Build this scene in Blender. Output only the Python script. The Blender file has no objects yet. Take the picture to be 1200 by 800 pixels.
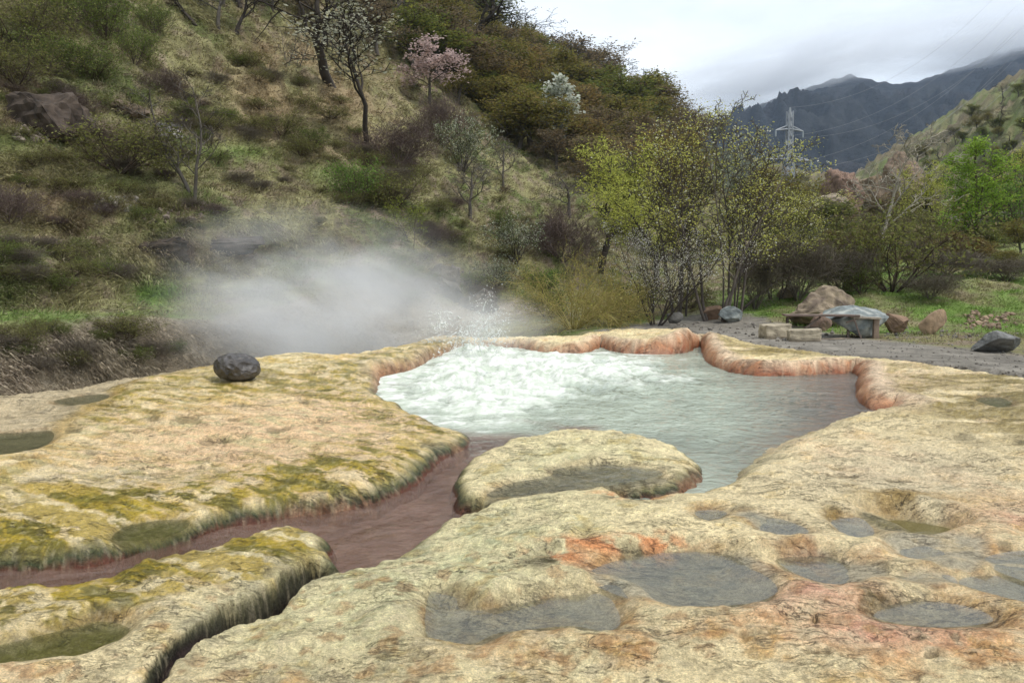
import bpy, bmesh, math, random
import numpy as np
from mathutils import Vector, Matrix
from mathutils.bvhtree import BVHTree

SC = bpy.context.scene
COL = SC.collection
R = math.radians

# ---------------------------------------------------------------- camera
FPX = 900.0
PITCH = math.atan(75 / FPX)
CAMZ = 1.6
cam = bpy.data.cameras.new("camera"); camo = bpy.data.objects.new("camera", cam); COL.objects.link(camo)
cam.sensor_width = 36; cam.lens = 27.0; cam.clip_start = 0.05; cam.clip_end = 12000
camo.location = (0, 0, CAMZ); camo.rotation_euler = (math.pi / 2 - PITCH, 0, 0)
SC.camera = camo
SC.view_settings.view_transform = 'Standard'; SC.view_settings.look = 'None'
SC.view_settings.gamma = 1; SC.view_settings.exposure = 0.88
SC.view_settings.use_curve_mapping = False
SC.cycles.max_bounces = 6; SC.cycles.diffuse_bounces = 3; SC.cycles.glossy_bounces = 2
SC.cycles.transparent_max_bounces = 12; SC.cycles.volume_bounces = 3
SC.cycles.use_denoising = True
SC.cycles.volume_max_steps = 128
SC.cycles.sample_clamp_indirect = 4

# ---------------------------------------------------------------- sky (overcast)
SUN_EL, SUN_AZ = R(60), R(118)           # azimuth from +Y, towards -X
W = bpy.data.worlds.new("World"); SC.world = W; W.use_nodes = True
nt = W.node_tree; nt.nodes.clear()
def N(tree, typ, **kw):
    n = tree.nodes.new(typ)
    for k, v in kw.items():
        if k.startswith('i_'):
            n.inputs[k[2:].replace('_', ' ')].default_value = v
        else:
            setattr(n, k, v)
    return n
L = lambda tree, a, b: tree.links.new(a, b)
out = N(nt, 'ShaderNodeOutputWorld'); bg = N(nt, 'ShaderNodeBackground'); bg.inputs[1].default_value = 0.12
sky = N(nt, 'ShaderNodeTexSky'); sky.sky_type = 'NISHITA'; sky.sun_disc = False
sky.sun_elevation = SUN_EL; sky.sun_rotation = SUN_AZ
tc = N(nt, 'ShaderNodeTexCoord')
mp = N(nt, 'ShaderNodeMapping'); mp.inputs['Scale'].default_value = (1, 1, 2.6)
L(nt, tc.outputs['Generated'], mp.inputs[0])
cn = N(nt, 'ShaderNodeTexNoise'); cn.inputs['Scale'].default_value = 2.6; cn.inputs['Detail'].default_value = 7
cn.inputs['Roughness'].default_value = 0.52; cn.inputs['Distortion'].default_value = 0.25
L(nt, mp.outputs[0], cn.inputs['Vector'])
cr = N(nt, 'ShaderNodeValToRGB')
e = cr.color_ramp.elements
e[0].position = 0.34; e[0].color = (3.9, 4.3, 4.75, 1)
e[1].position = 0.66; e[1].color = (6.0, 6.2, 6.4, 1)
e2 = cr.color_ramp.elements.new(0.5); e2.color = (4.95, 5.3, 5.6, 1)
L(nt, cn.outputs[0], cr.inputs[0])
mx = N(nt, 'ShaderNodeMix', data_type='RGBA'); mx.inputs[0].default_value = 0.9
L(nt, sky.outputs[0], mx.inputs[6]); L(nt, cr.outputs[0], mx.inputs[7])
L(nt, mx.outputs[2], bg.inputs[0]); L(nt, bg.outputs[0], out.inputs[0])

sl = bpy.data.lights.new("sun", 'SUN'); so = bpy.data.objects.new("sun", sl); COL.objects.link(so)
sl.energy = 1.5; sl.angle = R(14); sl.color = (1.0, 0.95, 0.86)
sd = Vector((math.sin(SUN_AZ) * math.cos(SUN_EL), math.cos(SUN_AZ) * math.cos(SUN_EL), math.sin(SUN_EL)))
so.rotation_euler = sd.to_track_quat('Z', 'Y').to_euler()

# ---------------------------------------------------------------- numeric helpers
rng = np.random.default_rng(7)
def sstep(a, b, x):
    t = np.clip((x - a) / (b - a), 0, 1)
    return t * t * (3 - 2 * t)
def _hash(ix, iy, seed):
    h = (ix.astype(np.int64) * 374761393 + iy.astype(np.int64) * 668265263 + seed * 974711) & 0xffffffff
    h = ((h ^ (h >> 13)) * 1274126177) & 0xffffffff
    return ((h ^ (h >> 16)) & 0xffffff) / float(0x1000000)
def noise2(x, y, seed=0):
    ix = np.floor(x); iy = np.floor(y); fx = x - ix; fy = y - iy
    ux = fx * fx * fx * (fx * (fx * 6 - 15) + 10); uy = fy * fy * fy * (fy * (fy * 6 - 15) + 10)
    def g(dx, dy):
        a = _hash(ix + dx, iy + dy, seed) * 2 * np.pi
        return np.cos(a) * (fx - dx) + np.sin(a) * (fy - dy)
    a = g(0, 0); b = g(1, 0); c = g(0, 1); d = g(1, 1)
    return 1.5 * ((a + (b - a) * ux) * (1 - uy) + (c + (d - c) * ux) * uy)
def fbm(x, y, freq=1.0, octv=4, seed=0, gain=0.5, ridged=False):
    x = np.asarray(x, float) * freq; y = np.asarray(y, float) * freq
    s = 0; a = 1.0; t = 0
    for o in range(octv):
        n = noise2(x + 17.3 * o, y - 9.1 * o, seed + o)
        if ridged: n = 1 - 2 * np.abs(n)
        s = s + a * n; t += a; a *= gain; x = x * 2.03; y = y * 2.03
    return s / t * (1.5 if not ridged else 1)
def raydir(px, py):
    u = (px - 600) / FPX; v = (400 - py) / FPX
    return u, math.cos(PITCH) + v * math.sin(PITCH), v * math.cos(PITCH) - math.sin(PITCH)
def U(px, py, z=0.0):                       # pixel -> world point at height z
    dx, dy, dz = raydir(px, py)
    t = (z - CAMZ) / dz
    return dx * t, dy * t
def PX(x, y, z):                            # world -> pixel of the photograph
    c, s = math.cos(PITCH), math.sin(PITCH)
    zz = z - CAMZ
    f = np.maximum(y * c - zz * s, 0.05); up = y * s + zz * c
    return 600 + FPX * x / f, 400 - FPX * up / f
def smooth_poly(P, n=6, closed=True):
    P = np.asarray(P, float); M = len(P); outp = []
    rngi = range(M if closed else M - 1)
    for i in rngi:
        if closed:
            p0, p1, p2, p3 = P[(i - 1) % M], P[i], P[(i + 1) % M], P[(i + 2) % M]
        else:
            p0, p1, p2, p3 = P[max(i - 1, 0)], P[i], P[i + 1], P[min(i + 2, M - 1)]
        for k in range(n):
            t = k / n
            outp.append(0.5 * ((2 * p1) + (-p0 + p2) * t + (2 * p0 - 5 * p1 + 4 * p2 - p3) * t * t + (-p0 + 3 * p1 - 3 * p2 + p3) * t ** 3))
    if not closed: outp.append(P[-1])
    return np.array(outp)
def sdf(P, X, Y):
    """signed distance (negative inside), direction away from nearest point, attributes of the nearest boundary point"""
    M = len(P); xy = P[:, :2].astype(np.float32); at = P[:, 2:]; X = np.asarray(X, np.float32); Y = np.asarray(Y, np.float32)
    best = np.full(X.shape, 1e18, np.float32); nx = np.zeros_like(X); ny = np.zeros_like(X)
    idx = np.zeros(X.shape, np.int32); tt = np.zeros_like(X); ins = np.zeros(X.shape, bool)
    for i in range(M):
        ax, ay = xy[i]; bx, by = xy[(i + 1) % M]
        ex, ey = bx - ax, by - ay; ll = ex * ex + ey * ey + 1e-12
        wx, wy = X - ax, Y - ay
        t = np.clip((wx * ex + wy * ey) / ll, 0, 1)
        qx, qy = wx - ex * t, wy - ey * t
        d = qx * qx + qy * qy
        m = d < best
        best[m] = d[m]; nx[m] = qx[m]; ny[m] = qy[m]; idx[m] = i; tt[m] = t[m]
        c = ((ay > Y) != (by > Y))
        if ey != 0:
            ins ^= c & (X < ex * (Y - ay) / ey + ax)
    d = np.sqrt(best); sg = np.where(ins, -1.0, 1.0)
    inv = sg / np.maximum(d, 1e-6)
    A = at[idx] * (1 - tt)[:, None] + at[(idx + 1) % M] * tt[:, None] if at.shape[1] else None
    return d * sg, nx * inv, ny * inv, A

# ---------------------------------------------------------------- mesh helpers
def fast_mesh(name, V, F, col=None, smooth=True):
    """V (n,3), F (m,k) one face size"""
    me = bpy.data.meshes.new(name)
    V = np.asarray(V, np.float32); F = np.asarray(F, np.int32); k = F.shape[1]
    me.vertices.add(len(V)); me.vertices.foreach_set('co', V.ravel())
    me.loops.add(F.size); me.loops.foreach_set('vertex_index', F.ravel())
    me.polygons.add(len(F))
    me.polygons.foreach_set('loop_start', np.arange(0, F.size, k, dtype=np.int32))
    me.polygons.foreach_set('loop_total', np.full(len(F), k, np.int32))
    if col is not None: add_col(me, col)
    me.update(calc_edges=True); me.validate()
    me.polygons.foreach_set('use_smooth', np.full(len(me.polygons), smooth, bool))
    return me
def add_col(me, col, name='Col'):
    col = np.asarray(col, np.float32)
    if col.shape[1] == 3: col = np.hstack([col, np.ones((len(col), 1), np.float32)])
    a = me.attributes.new(name, 'FLOAT_COLOR', 'POINT'); a.data.foreach_set('color', col.ravel())
def grid_faces(nr, nc):
    i = np.arange(nr * nc).reshape(nr, nc)
    return np.stack([i[:-1, :-1].ravel(), i[:-1, 1:].ravel(), i[1:, 1:].ravel(), i[1:, :-1].ravel()], 1)
def link(name, me, mat=None, parent=None):
    o = bpy.data.objects.new(name, me); COL.objects.link(o)
    if mat is not None and not me.materials: me.materials.append(mat)
    if parent is not None: o.parent = parent
    return o
def tag(o, label=None, cat=None, group=None, kind=None):
    if label: o['label'] = label
    if cat: o['category'] = cat
    if group: o['group'] = group
    if kind: o['kind'] = kind
    return o
def empty(name, loc, label=None, cat=None, group=None, rz=0.0):
    o = bpy.data.objects.new(name, None); COL.objects.link(o); o.empty_display_size = 0.2
    o.location = loc; o.rotation_euler = (0, 0, rz)
    return tag(o, label, cat, group)
def copy_tree(o, parent=None):
    c = o.copy(); COL.objects.link(c)
    if parent is not None: c.parent = parent
    for ch in list(o.children): copy_tree(ch, c)
    return c
class MB:
    def __init__(s): s.v = []; s.f = []; s.c = []; s.n = 0
    def add(s, V, F, col=(1, 1, 1)):
        V = np.asarray(V, float); s.v.append(V)
        s.f.extend([tuple(int(a) + s.n for a in f) for f in F]); s.n += len(V)
        c = np.asarray(col, float)
        s.c.append(np.tile(c, (len(V), 1)) if c.ndim == 1 else c)
    def tube(s, pts, rad, k=5, col=(1, 1, 1), cap=True):
        pts = np.asarray(pts, float); n = len(pts)
        d = np.gradient(pts, axis=0); d /= np.linalg.norm(d, axis=1)[:, None] + 1e-9
        ref = np.array([0, 0, 1.0]) if abs(d[0][2]) < 0.9 else np.array([1.0, 0, 0])
        V = []
        for i in range(n):
            pass
        a = np.stack([d[:, 1] * ref[2] - d[:, 2] * ref[1], d[:, 2] * ref[0] - d[:, 0] * ref[2], d[:, 0] * ref[1] - d[:, 1] * ref[0]], 1)
        a /= np.sqrt((a * a).sum(1))[:, None] + 1e-9
        b = np.stack([d[:, 1] * a[:, 2] - d[:, 2] * a[:, 1], d[:, 2] * a[:, 0] - d[:, 0] * a[:, 2], d[:, 0] * a[:, 1] - d[:, 1] * a[:, 0]], 1)
        an = np.arange(k) * 2 * math.pi / k; ca, sa = np.cos(an), np.sin(an)
        V = (pts[:, None, :] + np.asarray(rad, float)[:, None, None] * (ca[None, :, None] * a[:, None, :] + sa[None, :, None] * b[:, None, :])).reshape(-1, 3); F = []
        for i in range(n - 1):
            for j in range(k):
                j2 = (j + 1) % k
                F.append((i * k + j, i * k + j2, (i + 1) * k + j2, (i + 1) * k + j))
        if cap:
            F.append(tuple(range(k - 1, -1, -1))); F.append(tuple((n - 1) * k + j for j in range(k)))
        s.add(V, F, col)
    def box(s, c, size, M=None, col=(1, 1, 1)):
        h = np.array(size, float) / 2
        V = np.array([[x, y, z] for x in (-1, 1) for y in (-1, 1) for z in (-1, 1)], float) * h
        if M is not None: V = V @ np.array(M.to_3x3()).T
        V = V + np.array(c, float)
        s.add(V, [(0, 1, 3, 2), (4, 6, 7, 5), (0, 4, 5, 1), (2, 3, 7, 6), (0, 2, 6, 4), (1, 5, 7, 3)], col)
    def quads(s, C, size, rg, cols, asp=0.55, droop=0.0):
        """leaf shaped diamonds at the points C"""
        n = len(C)
        if n == 0: return
        a = rg.normal(size=(n, 3)); a[:, 2] -= droop; a /= np.linalg.norm(a, axis=1)[:, None]
        b = np.cross(a, rg.normal(size=(n, 3))); b /= np.linalg.norm(b, axis=1)[:, None] + 1e-9
        sz = (np.asarray(size) * rg.uniform(0.6, 1.35, n))[:, None]
        V = np.stack([C, C + sz * (a * 0.5 + b * asp * 0.5), C + sz * a, C + sz * (a * 0.5 - b * asp * 0.5)], 1).reshape(-1, 3)
        F = np.arange(4 * n).reshape(n, 4)
        s.add(V, F, np.repeat(cols, 4, 0))
    def mesh(s, name, smooth=True):
        me = bpy.data.meshes.new(name)
        me.from_pydata(np.concatenate(s.v).tolist(), [], s.f)
        add_col(me, np.concatenate(s.c)); me.update()
        me.polygons.foreach_set('use_smooth', np.full(len(me.polygons), smooth, bool))
        return me
    def build(s, name, mat, parent=None, smooth=True, bevel=0):
        o = link(name, s.mesh(name, smooth), mat, parent)
        if bevel:
            m = o.modifiers.new('bevel', 'BEVEL'); m.width = bevel; m.segments = 2; m.limit_method = 'ANGLE'
        return o

# ---------------------------------------------------------------- materials
def new_mat(name):
    m = bpy.data.materials.new(name); m.use_nodes = True
    t = m.node_tree; t.nodes.clear()
    o = N(t, 'ShaderNodeOutputMaterial')
    return m, t, o
def noise_node(t, scale, detail=5, rough=0.55, vec=None, dist=0.0):
    n = N(t, 'ShaderNodeTexNoise'); n.inputs['Scale'].default_value = scale
    n.inputs['Detail'].default_value = detail; n.inputs['Roughness'].default_value = rough
    n.inputs['Distortion'].default_value = dist
    if vec is None:
        c = N(t, 'ShaderNodeTexCoord'); vec = c.outputs['Object']
    L(t, vec, n.inputs['Vector']); return n
def rampv(t, inp, a, b, lo, hi):
    m = N(t, 'ShaderNodeMapRange'); m.inputs[1].default_value = a; m.inputs[2].default_value = b
    m.inputs[3].default_value = lo; m.inputs[4].default_value = hi
    L(t, inp, m.inputs[0]); return m.outputs[0]
def mathn(t, op, a, b):
    m = N(t, 'ShaderNodeMath', operation=op)
    for i, v in enumerate((a, b)):
        if isinstance(v, (int, float)): m.inputs[i].default_value = v
        else: L(t, v, m.inputs[i])
    return m.outputs[0]
def vscale(t, colsock, fac):
    m = N(t, 'ShaderNodeVectorMath', operation='SCALE'); L(t, colsock, m.inputs[0])
    if isinstance(fac, (int, float)): m.inputs['Scale'].default_value = fac
    else: L(t, fac, m.inputs['Scale'])
    return m.outputs[0]
def mixc(t, f, a, b):
    m = N(t, 'ShaderNodeMix', data_type='RGBA')
    for s, v in ((0, f), (6, a), (7, b)):
        if isinstance(v, (int, float)): m.inputs[s].default_value = v
        elif isinstance(v, tuple): m.inputs[s].default_value = (*v, 1)
        else: L(t, v, m.inputs[s])
    return m.outputs[2]
def bump(t, h, strength, dist, prev=None):
    b = N(t, 'ShaderNodeBump'); b.inputs['Strength'].default_value = strength; b.inputs['Distance'].default_value = dist
    L(t, h, b.inputs['Height'])
    if prev is not None: L(t, prev, b.inputs['Normal'])
    return b.outputs[0]
def attr(t, name='Col'):
    return N(t, 'ShaderNodeAttribute', attribute_name=name)
def mat_attr(name, rough=0.9, var=(0.75, 1.25), scale=3.0, bs=0.0, bscale=20, bd=0.02, spec=0.3):
    m, t, o = new_mat(name); p = N(t, 'ShaderNodeBsdfPrincipled')
    a = attr(t); n = noise_node(t, scale, 6, 0.62)
    c = vscale(t, a.outputs['Color'], rampv(t, n.outputs[0], 0.3, 0.7, *var))
    L(t, c, p.inputs['Base Color']); p.inputs['Roughness'].default_value = rough
    p.inputs['Specular IOR Level'].default_value = spec
    if bs:
        n2 = noise_node(t, bscale, 8, 0.65); L(t, bump(t, n2.outputs[0], bs, bd), p.inputs['Normal'])
    L(t, p.outputs[0], o.inputs[0]); return m
def mat_leaf(name, trans=0.45, rough=0.7):
    m, t, o = new_mat(name)
    a = attr(t)
    p = N(t, 'ShaderNodeBsdfPrincipled'); p.inputs['Roughness'].default_value = rough; p.inputs['Specular IOR Level'].default_value = 0.2
    L(t, a.outputs['Color'], p.inputs['Base Color'])
    tr = N(t, 'ShaderNodeBsdfTranslucent'); L(t, vscale(t, a.outputs['Color'], 1.1), tr.inputs[0])
    mxs = N(t, 'ShaderNodeMixShader'); mxs.inputs[0].default_value = trans
    L(t, p.outputs[0], mxs.inputs[1]); L(t, tr.outputs[0], mxs.inputs[2]); L(t, mxs.outputs[0], o.inputs[0]); return m
M_BARK = mat_attr('bark', 0.9, (0.6, 1.3), 9, 0.5, 30, 0.02)
M_LEAF = mat_leaf('foliage')
M_GRASS = mat_leaf('grass blades', 0.25, 0.75)
M_ROCK = mat_attr('rock', 0.85, (0.6, 1.3), 4.0, 0.6, 14, 0.03)
M_WOOD = mat_attr('weathered wood', 0.8, (0.65, 1.2), 7, 0.4, 40, 0.01)
M_STEEL = mat_attr('galvanised steel', 0.6, (0.9, 1.1), 1)
# ================================================================ travertine outlines (pixel, pixel, height)
def unproj(pts):
    o = []
    for p in pts:
        x, y = U(p[0], p[1], p[2]); o.append((x, y) + tuple(p[3:]))
    return o
# px, py, z, lip width, rim height, copper(0..1), rolled(0..1)
A = lambda px, py, z=-0.15, w=0.16, rim=0.0, cop=0.0, roll=1.0: (px, py, z, w, rim, cop, roll)
_water = [
    A(440, 455, 0, .2), A(441, 447, -.15, .22, .05, .5), A(446, 441, -.15, .22, .05, .5), A(480, 433, -.15, .22, .12, .35), A(512, 418, -.15, .2, .12, .3),
    A(545, 409, -.15, .2, .1, .3), A(600, 407, -.15, .22, .12, .6), A(640, 413, -.15, .25, .12, .7), A(685, 413, -.15, .25, .12, .7),
    A(703, 406, -.15, .22, .13, .8), A(722, 412, -.15, .26, .15, 1), A(760, 415, -.15, .28, .15, 1), A(800, 413, -.15, .28, .12, 1),
    A(822, 405, -.15, .2, .1, 1), A(830, 421, -.15, .3, .13, 1), A(850, 433, -.15, .3, .14, 1), A(880, 439, -.15, .3, .14, 1), A(920, 440, -.15, .3, .13, 1),
    A(965, 438, -.15, .28, .12, 1), A(1003, 437, -.15, .26, .1, 1), A(1012, 444, -.15, .26, .1, 1), A(1009, 456, -.15, .26, .1, 1), A(1014, 472, -.15, .3, .1, 1),
    A(1030, 480, -.15, .3, .08, 1), A(1050, 481, -.15, .3, .04, .8), A(1010, 485, -.1, .5, 0, .2, .1), A(985, 491, -.15, .7, 0, 0, 0), A(935, 510, -.15, .7, 0, 0, 0), A(895, 526, -.15, .6, 0, 0, 0.1),
    A(872, 548, -.12, .5, 0, 0, .2), A(852, 566, -.12, .4, 0, 0, .3), A(826, 580, -.12, .3, 0, 0, .4), A(790, 588, -.1, .25, 0, 0, .5), A(745, 587, -.1, .2),
    A(700, 584, -.15, .1), A(740, 580, -.15, .16), A(785, 579, -.15, .18), A(812, 566, -.15, .18), A(820, 548, -.15, .14), A(782, 523, -.1, .12), A(722, 503, -.02, .12), A(660, 499, -.02, .12),
    A(605, 514, -.1, .12), A(588, 526, -.15, .14, 0, 0, .6), A(562, 541, -.15, .2, 0, 0, .5), A(541, 558, -.15, .16), A(536, 580, -.15, .14), A(541, 597, -.15, .12), A(566, 602, -.15, .2, 0, 0, .4),
    A(533, 614, -.15, .3, 0, 0, .2), A(502, 630, -.15, .25, 0, 0, .4), A(480, 652, -.15, .14), A(440, 645, -.02, .1), A(402, 648, -.02, .1), A(384, 650, -.1, .1),
    A(380, 641, -.15, .14), A(376, 628, -.1, .12), A(360, 615, -.05, .1), A(332, 607, -.02, .1), A(282, 619, -.02, .1), A(218, 643, -.05, .1, 0, 0, .5), A(150, 666, -.1, .25, 0, 0, .2),
    A(90, 681, -.1, .3, 0, 0, 0), A(0, 704, -.15, .3, 0, 0, 0), A(-120, 748, -.15, .3, 0, 0, 0), A(-380, 800, -.15, .3), A(-420, 760, -.17, .2),
    A(-120, 690, -.17, .13), A(0, 667, -.17, .13), A(85, 665, -.17, .13), A(135, 656, -.17, .13), A(180, 644, -.17, .14), A(225, 630, -.17, .15), A(268, 617, -.17, .15), A(335, 605, -.16, .16),
    A(402, 595, -.15, .17), A(450, 582, -.15, .17), A(482, 568, -.15, .18), A(511, 541, -.15, .18), A(540, 526, -.15, .19), A(546, 513, -.15, .19), A(534, 495, -.02, .18), A(500, 481, 0, .18), A(468, 467, 0, .18),
]
WATER = smooth_poly(unproj(_water), 4)
WATER = np.hstack([WATER, np.cumsum(np.r_[0, np.linalg.norm(np.diff(WATER[:, :2], axis=0), axis=1)])[:, None]])
_crack = [A(384, 650, 0, .09), A(352, 668, 0, .08), A(330, 689, 0, .1), A(318, 703, 0, .08), A(298, 706, 0, .08), A(270, 716, 0, .06), A(246, 735, 0, .05), A(215, 760, 0, .05), A(190, 790, 0, .06), A(170, 840, 0, .06),
          A(160, 838, 0, .07), A(180, 786, 0, .07), A(206, 754, 0, .06), A(240, 728, 0, .06), A(268, 707, 0, .07), A(300, 692, 0, .08), A(335, 668, 0, .09), A(366, 645, 0, .08)]
CRACK = smooth_poly(unproj(_crack), 4)
_plate = [(0, 457, 0), (120, 441, 0), (235, 431, 0), (300, 417, .05), (340, 411, .08), (400, 414, .05), (440, 409, .05), (485, 394, .1), (520, 389, .1), (600, 391, .1), (650, 390, .1), (700, 383, .12), (760, 377, .2), (800, 381, .1),
          (830, 394, 0), (900, 403, 0), (1000, 416, 0), (1100, 426, 0), (1200, 438, 0), (1400, 465, 0), (1800, 520, 0)]
PLATE = smooth_poly(unproj(_plate) + [(9, 3), (9, -1), (0, -2), (-9.5, -2), (-9.8, 4), (-8.9, 8)], 3)
# puddle outlines: pixel outline, depth
_pud = {
 'a': [(575, 573), (604, 560), (648, 553), (655, 545), (700, 540), (728, 541), (762, 545), (772, 551), (740, 558), (690, 564), (635, 571), (590, 576)],
 'b': [(692, 672), (706, 662), (738, 652), (800, 644), (852, 648), (892, 660), (908, 680), (880, 698), (805, 702), (752, 697), (712, 684)],
 'c': [(510, 688), (524, 690), (541, 694), (548, 706), (588, 706), (640, 694), (698, 689), (714, 704), (718, 722), (700, 729), (660, 723), (590, 728), (560, 741), (522, 738), (507, 728)],
 'd': [(918, 650), (960, 646), (988, 656), (1033, 666), (1013, 677), (993, 681), (953, 671), (928, 660)],
 'e': [(1040, 629), (1067, 625), (1133, 628), (1147, 637), (1151, 660), (1120, 663), (1083, 656), (1053, 641)],
 'f': [(1012, 598), (1053, 594), (1100, 600), (1112, 609), (1053, 616), (1027, 608)],
 'g': [(867, 606), (902, 607), (938, 619), (935, 626), (902, 624), (880, 613)],
 'h': [(980, 607), (1007, 604), (1018, 617), (1013, 625), (993, 620)],
 'i': [(1057, 673), (1107, 672), (1111, 683), (1073, 683)],
 'j': [(1167, 651), (1220, 645), (1225, 680), (1170, 664)],
 'k': [(1133, 676), (1167, 672), (1225, 678), (1230, 702), (1153, 690)],
 'l': [(1033, 713), (1073, 700), (1133, 706), (1154, 720), (1100, 724), (1053, 721)],
 'm': [(137, 617), (158, 603), (207, 598), (216, 602), (200, 612), (167, 618)],
 'n': [(-20, 752), (67, 733), (110, 722), (141, 728), (127, 741), (67, 757), (-20, 765)],
 'o': [(-40, 506), (20, 502), (57, 500), (51, 515), (15, 526), (-40, 530)],
 'p': [(66, 466), (100, 460), (124, 459), (120, 466), (90, 471)],
 'q': [(1146, 465), (1170, 463), (1183, 470), (1170, 474)],
 'r': [(820, 603), (838, 601), (846, 604), (830, 610)],
}
PUD = {k: smooth_poly([U(px, py, 0.0) for px, py in v], 4) for k, v in _pud.items()}
# small pits: px, py, half width px, half height px, depth
PITS = [(218, 494, 20, 5, .06), (85, 502, 11, 4, .05), (250, 516, 18, 4, .06), (272, 494, 11, 2.5, .05), (376, 494, 13, 4, .06), (325, 507, 16, 4, .05), (265, 550, 12, 3, .05), (235, 545, 8, 2, .04),
        (285, 477, 14, 2.5, .04), (310, 476, 8, 2.5, .04), (357, 471, 7, 3, .04), (136, 476, 8, 2.5, .04), (107, 530, 8, 3, .04), (28, 537, 16, 4, .05), (115, 711, 10, 6, .07), (240, 462, 8, 2, .04),
        (270, 460, 12, 3, .05), (180, 490, 8, 3, .04), (955, 729, 5, 6, .07), (870, 601, 13, 3.5, .08), (975, 602, 11, 5, .08), (1030, 665, 14, 6, .05), (1177, 641, 9, 5, .08), (1025, 705, 18, 7, .07), (552, 760, 6, 4, .05),
        (1130, 512, 14, 3.5, .04), (1195, 520, 12, 3, .04), (980, 545, 10, 2.5, .03), (990, 556, 22, 2.5, .03), (1058, 562, 24, 2.5, .03), (880, 748, 14, 4, .04), (905, 745, 6, 3, .03), (960, 770, 18, 4, .04),
        (1075, 752, 8, 3, .03), (1090, 770, 12, 4, .04), (1120, 749, 5, 4, .05), (840, 725, 18, 3, .03), (690, 745, 12, 3, .03), (1040, 740, 9, 3, .03)]

# ================================================================ terrain sheet
_foot = [(-30, -120), (-21, -30), (-15, -5), (-12, 8), (-9.9, 14), (-7.2, 21), (-0.5, 29.5), (9, 43), (28, 85), (60, 150), (95, 230), (230, 500), (700, 1400)]
_fp = smooth_poly(_foot, 6, False)
_arc = np.concatenate([[0], np.cumsum(np.linalg.norm(np.diff(_fp, axis=0), axis=1))])
FOOT = np.vstack([np.hstack([_fp, _arc[:, None]]), [[-4000, 3000, 3000], [-4000, -1500, 0], [-30, -1000, 0]]])
P_STEP = np.array([(0, 0), (.5, .3), (1.7, 2.1), (2.3, 2.35), (4.6, 2.6), (5.4, 3.4), (6.6, 4.3), (7.4, 4.5), (10, 5.7), (15, 8.6), (20, 12.0), (30, 20.5), (60, 45), (90, 68), (105, 75), (130, 76), (300, 60), (4000, 60)], float)
P_SMOO = np.array([(0, 0), (2, .5), (5, 2.2), (10, 5.6), (15, 9.0), (20, 12.6), (30, 20.5), (60, 45), (90, 68), (105, 75), (130, 76), (300, 60), (4000, 60)], float)
def terrain(x, y, detail=True):
    x = np.asarray(x, float); y = np.asarray(y, float)
    d, nx, ny, At = sdf(FOOT, x, y); s = -d; arc = At[:, 0]
    yy = np.maximum(y, 3.0); q = 600 + 900 * x / yy
    gully = sstep(700, 470, q) * sstep(30, 22, y) * sstep(-2, 4, y)
    plate = sdf(PLATE, x, y)[0]
    rise = sstep(560, 760, q) * (3.0 * sstep(25, 60, y) + 0.03 * np.clip(y - 60, 0, 700) + 1.1 * sstep(700, 1100, q) * sstep(23.5, 31, y))
    z = -1.75 * gully + rise
    wob = np.clip((s + 2) / 5, 0, 1)
    s1 = s + wob * (0.9 * fbm(x, y, 0.22, 4, 3) + 2.6 * sstep(6, 30, s) * fbm(x, y, 0.05, 3, 5))
    st = sstep(560, 380, q)
    hill = np.interp(s1, P_STEP[:, 0], P_STEP[:, 1]) * st + np.interp(s1, P_SMOO[:, 0], P_SMOO[:, 1]) * (1 - st)
    z = z + np.where(s > -2, hill, 0) * sstep(700, 260, y - 600)
    # right hill
    ax, ay, bx, by = 50, 74, 75, 210
    l = math.hypot(bx - ax, by - ay)
    s2 = ((x - ax) * (by - ay) - (y - ay) * (bx - ax)) / l
    s2n = s2 + 6 * fbm(x, y, 0.02, 3, 23)
    zr = np.interp(s2n, [0, 10, 30, 60, 110, 170, 240, 800], [0, 4, 17, 39, 73, 96, 102, 80])
    z = z + zr * sstep(30, 90, y) * sstep(720, 320, y)
    # far wooded shoulder closing the valley
    s3 = np.hypot((x - 280) / 130, (y - 760) / 190)
    z = z + 10 * np.exp(-s3 ** 2 * 1.2)
    if detail:
        amp = np.clip(s / 10, 0, 1) * 0.5 + np.clip(s / 60, 0, 1) * 1.2 + np.clip(s2 / 14, 0, 3.2) * (y > 30)
        z = z + amp * fbm(x, y, 0.35, 5, 11) + 0.22 * np.clip(s / 3, 0, 1) * fbm(s * 1.1, arc * 0.16, 1, 3, 13)
        z = z + 0.05 * fbm(x, y, 1.3, 4, 15) * (1 - 0.7 * (np.abs(s + 20) < 18) * (s < -2))
        z = z + 0.25 * np.clip((y - 23) / 6, 0, 1) * np.clip((q - 600) / 100, 0, 1) * fbm(x, y, 0.5, 4, 19)
    z = np.where(plate < 0, z - sstep(0.3, -1.2, plate) * (0.9 * (1 - gully * .5)), z)
    return z, s, s2, arc, q, plate
az = np.concatenate([np.arange(-47, 47.01, 0.155), np.arange(52, 312, 5)])
rr = np.concatenate([np.geomspace(0.4, 11.5, 26), np.geomspace(11.8, 130, 235), np.geomspace(132, 620, 84), np.geomspace(650, 2950, 20)])
AZ, RR = np.meshgrid(R(1) * az, rr)
gx = (RR * np.sin(AZ)).ravel(); gy = (RR * np.cos(AZ)).ravel()
gz, gs, gs2, garc, gq, gpl = terrain(gx, gy)
F = grid_faces(len(rr), len(az))
ii = np.arange(len(rr) * len(az)).reshape(len(rr), len(az))
F = np.vstack([F, np.stack([ii[:-1, -1], ii[:-1, 0], ii[1:, 0], ii[1:, -1]], 1)])
TV = np.stack([gx, gy, gz], 1)
def blob(px, py, cx, cy, sx, sy):
    return np.exp(-(((px - cx) / sx) ** 2 + ((py - cy) / sy) ** 2))
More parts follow.
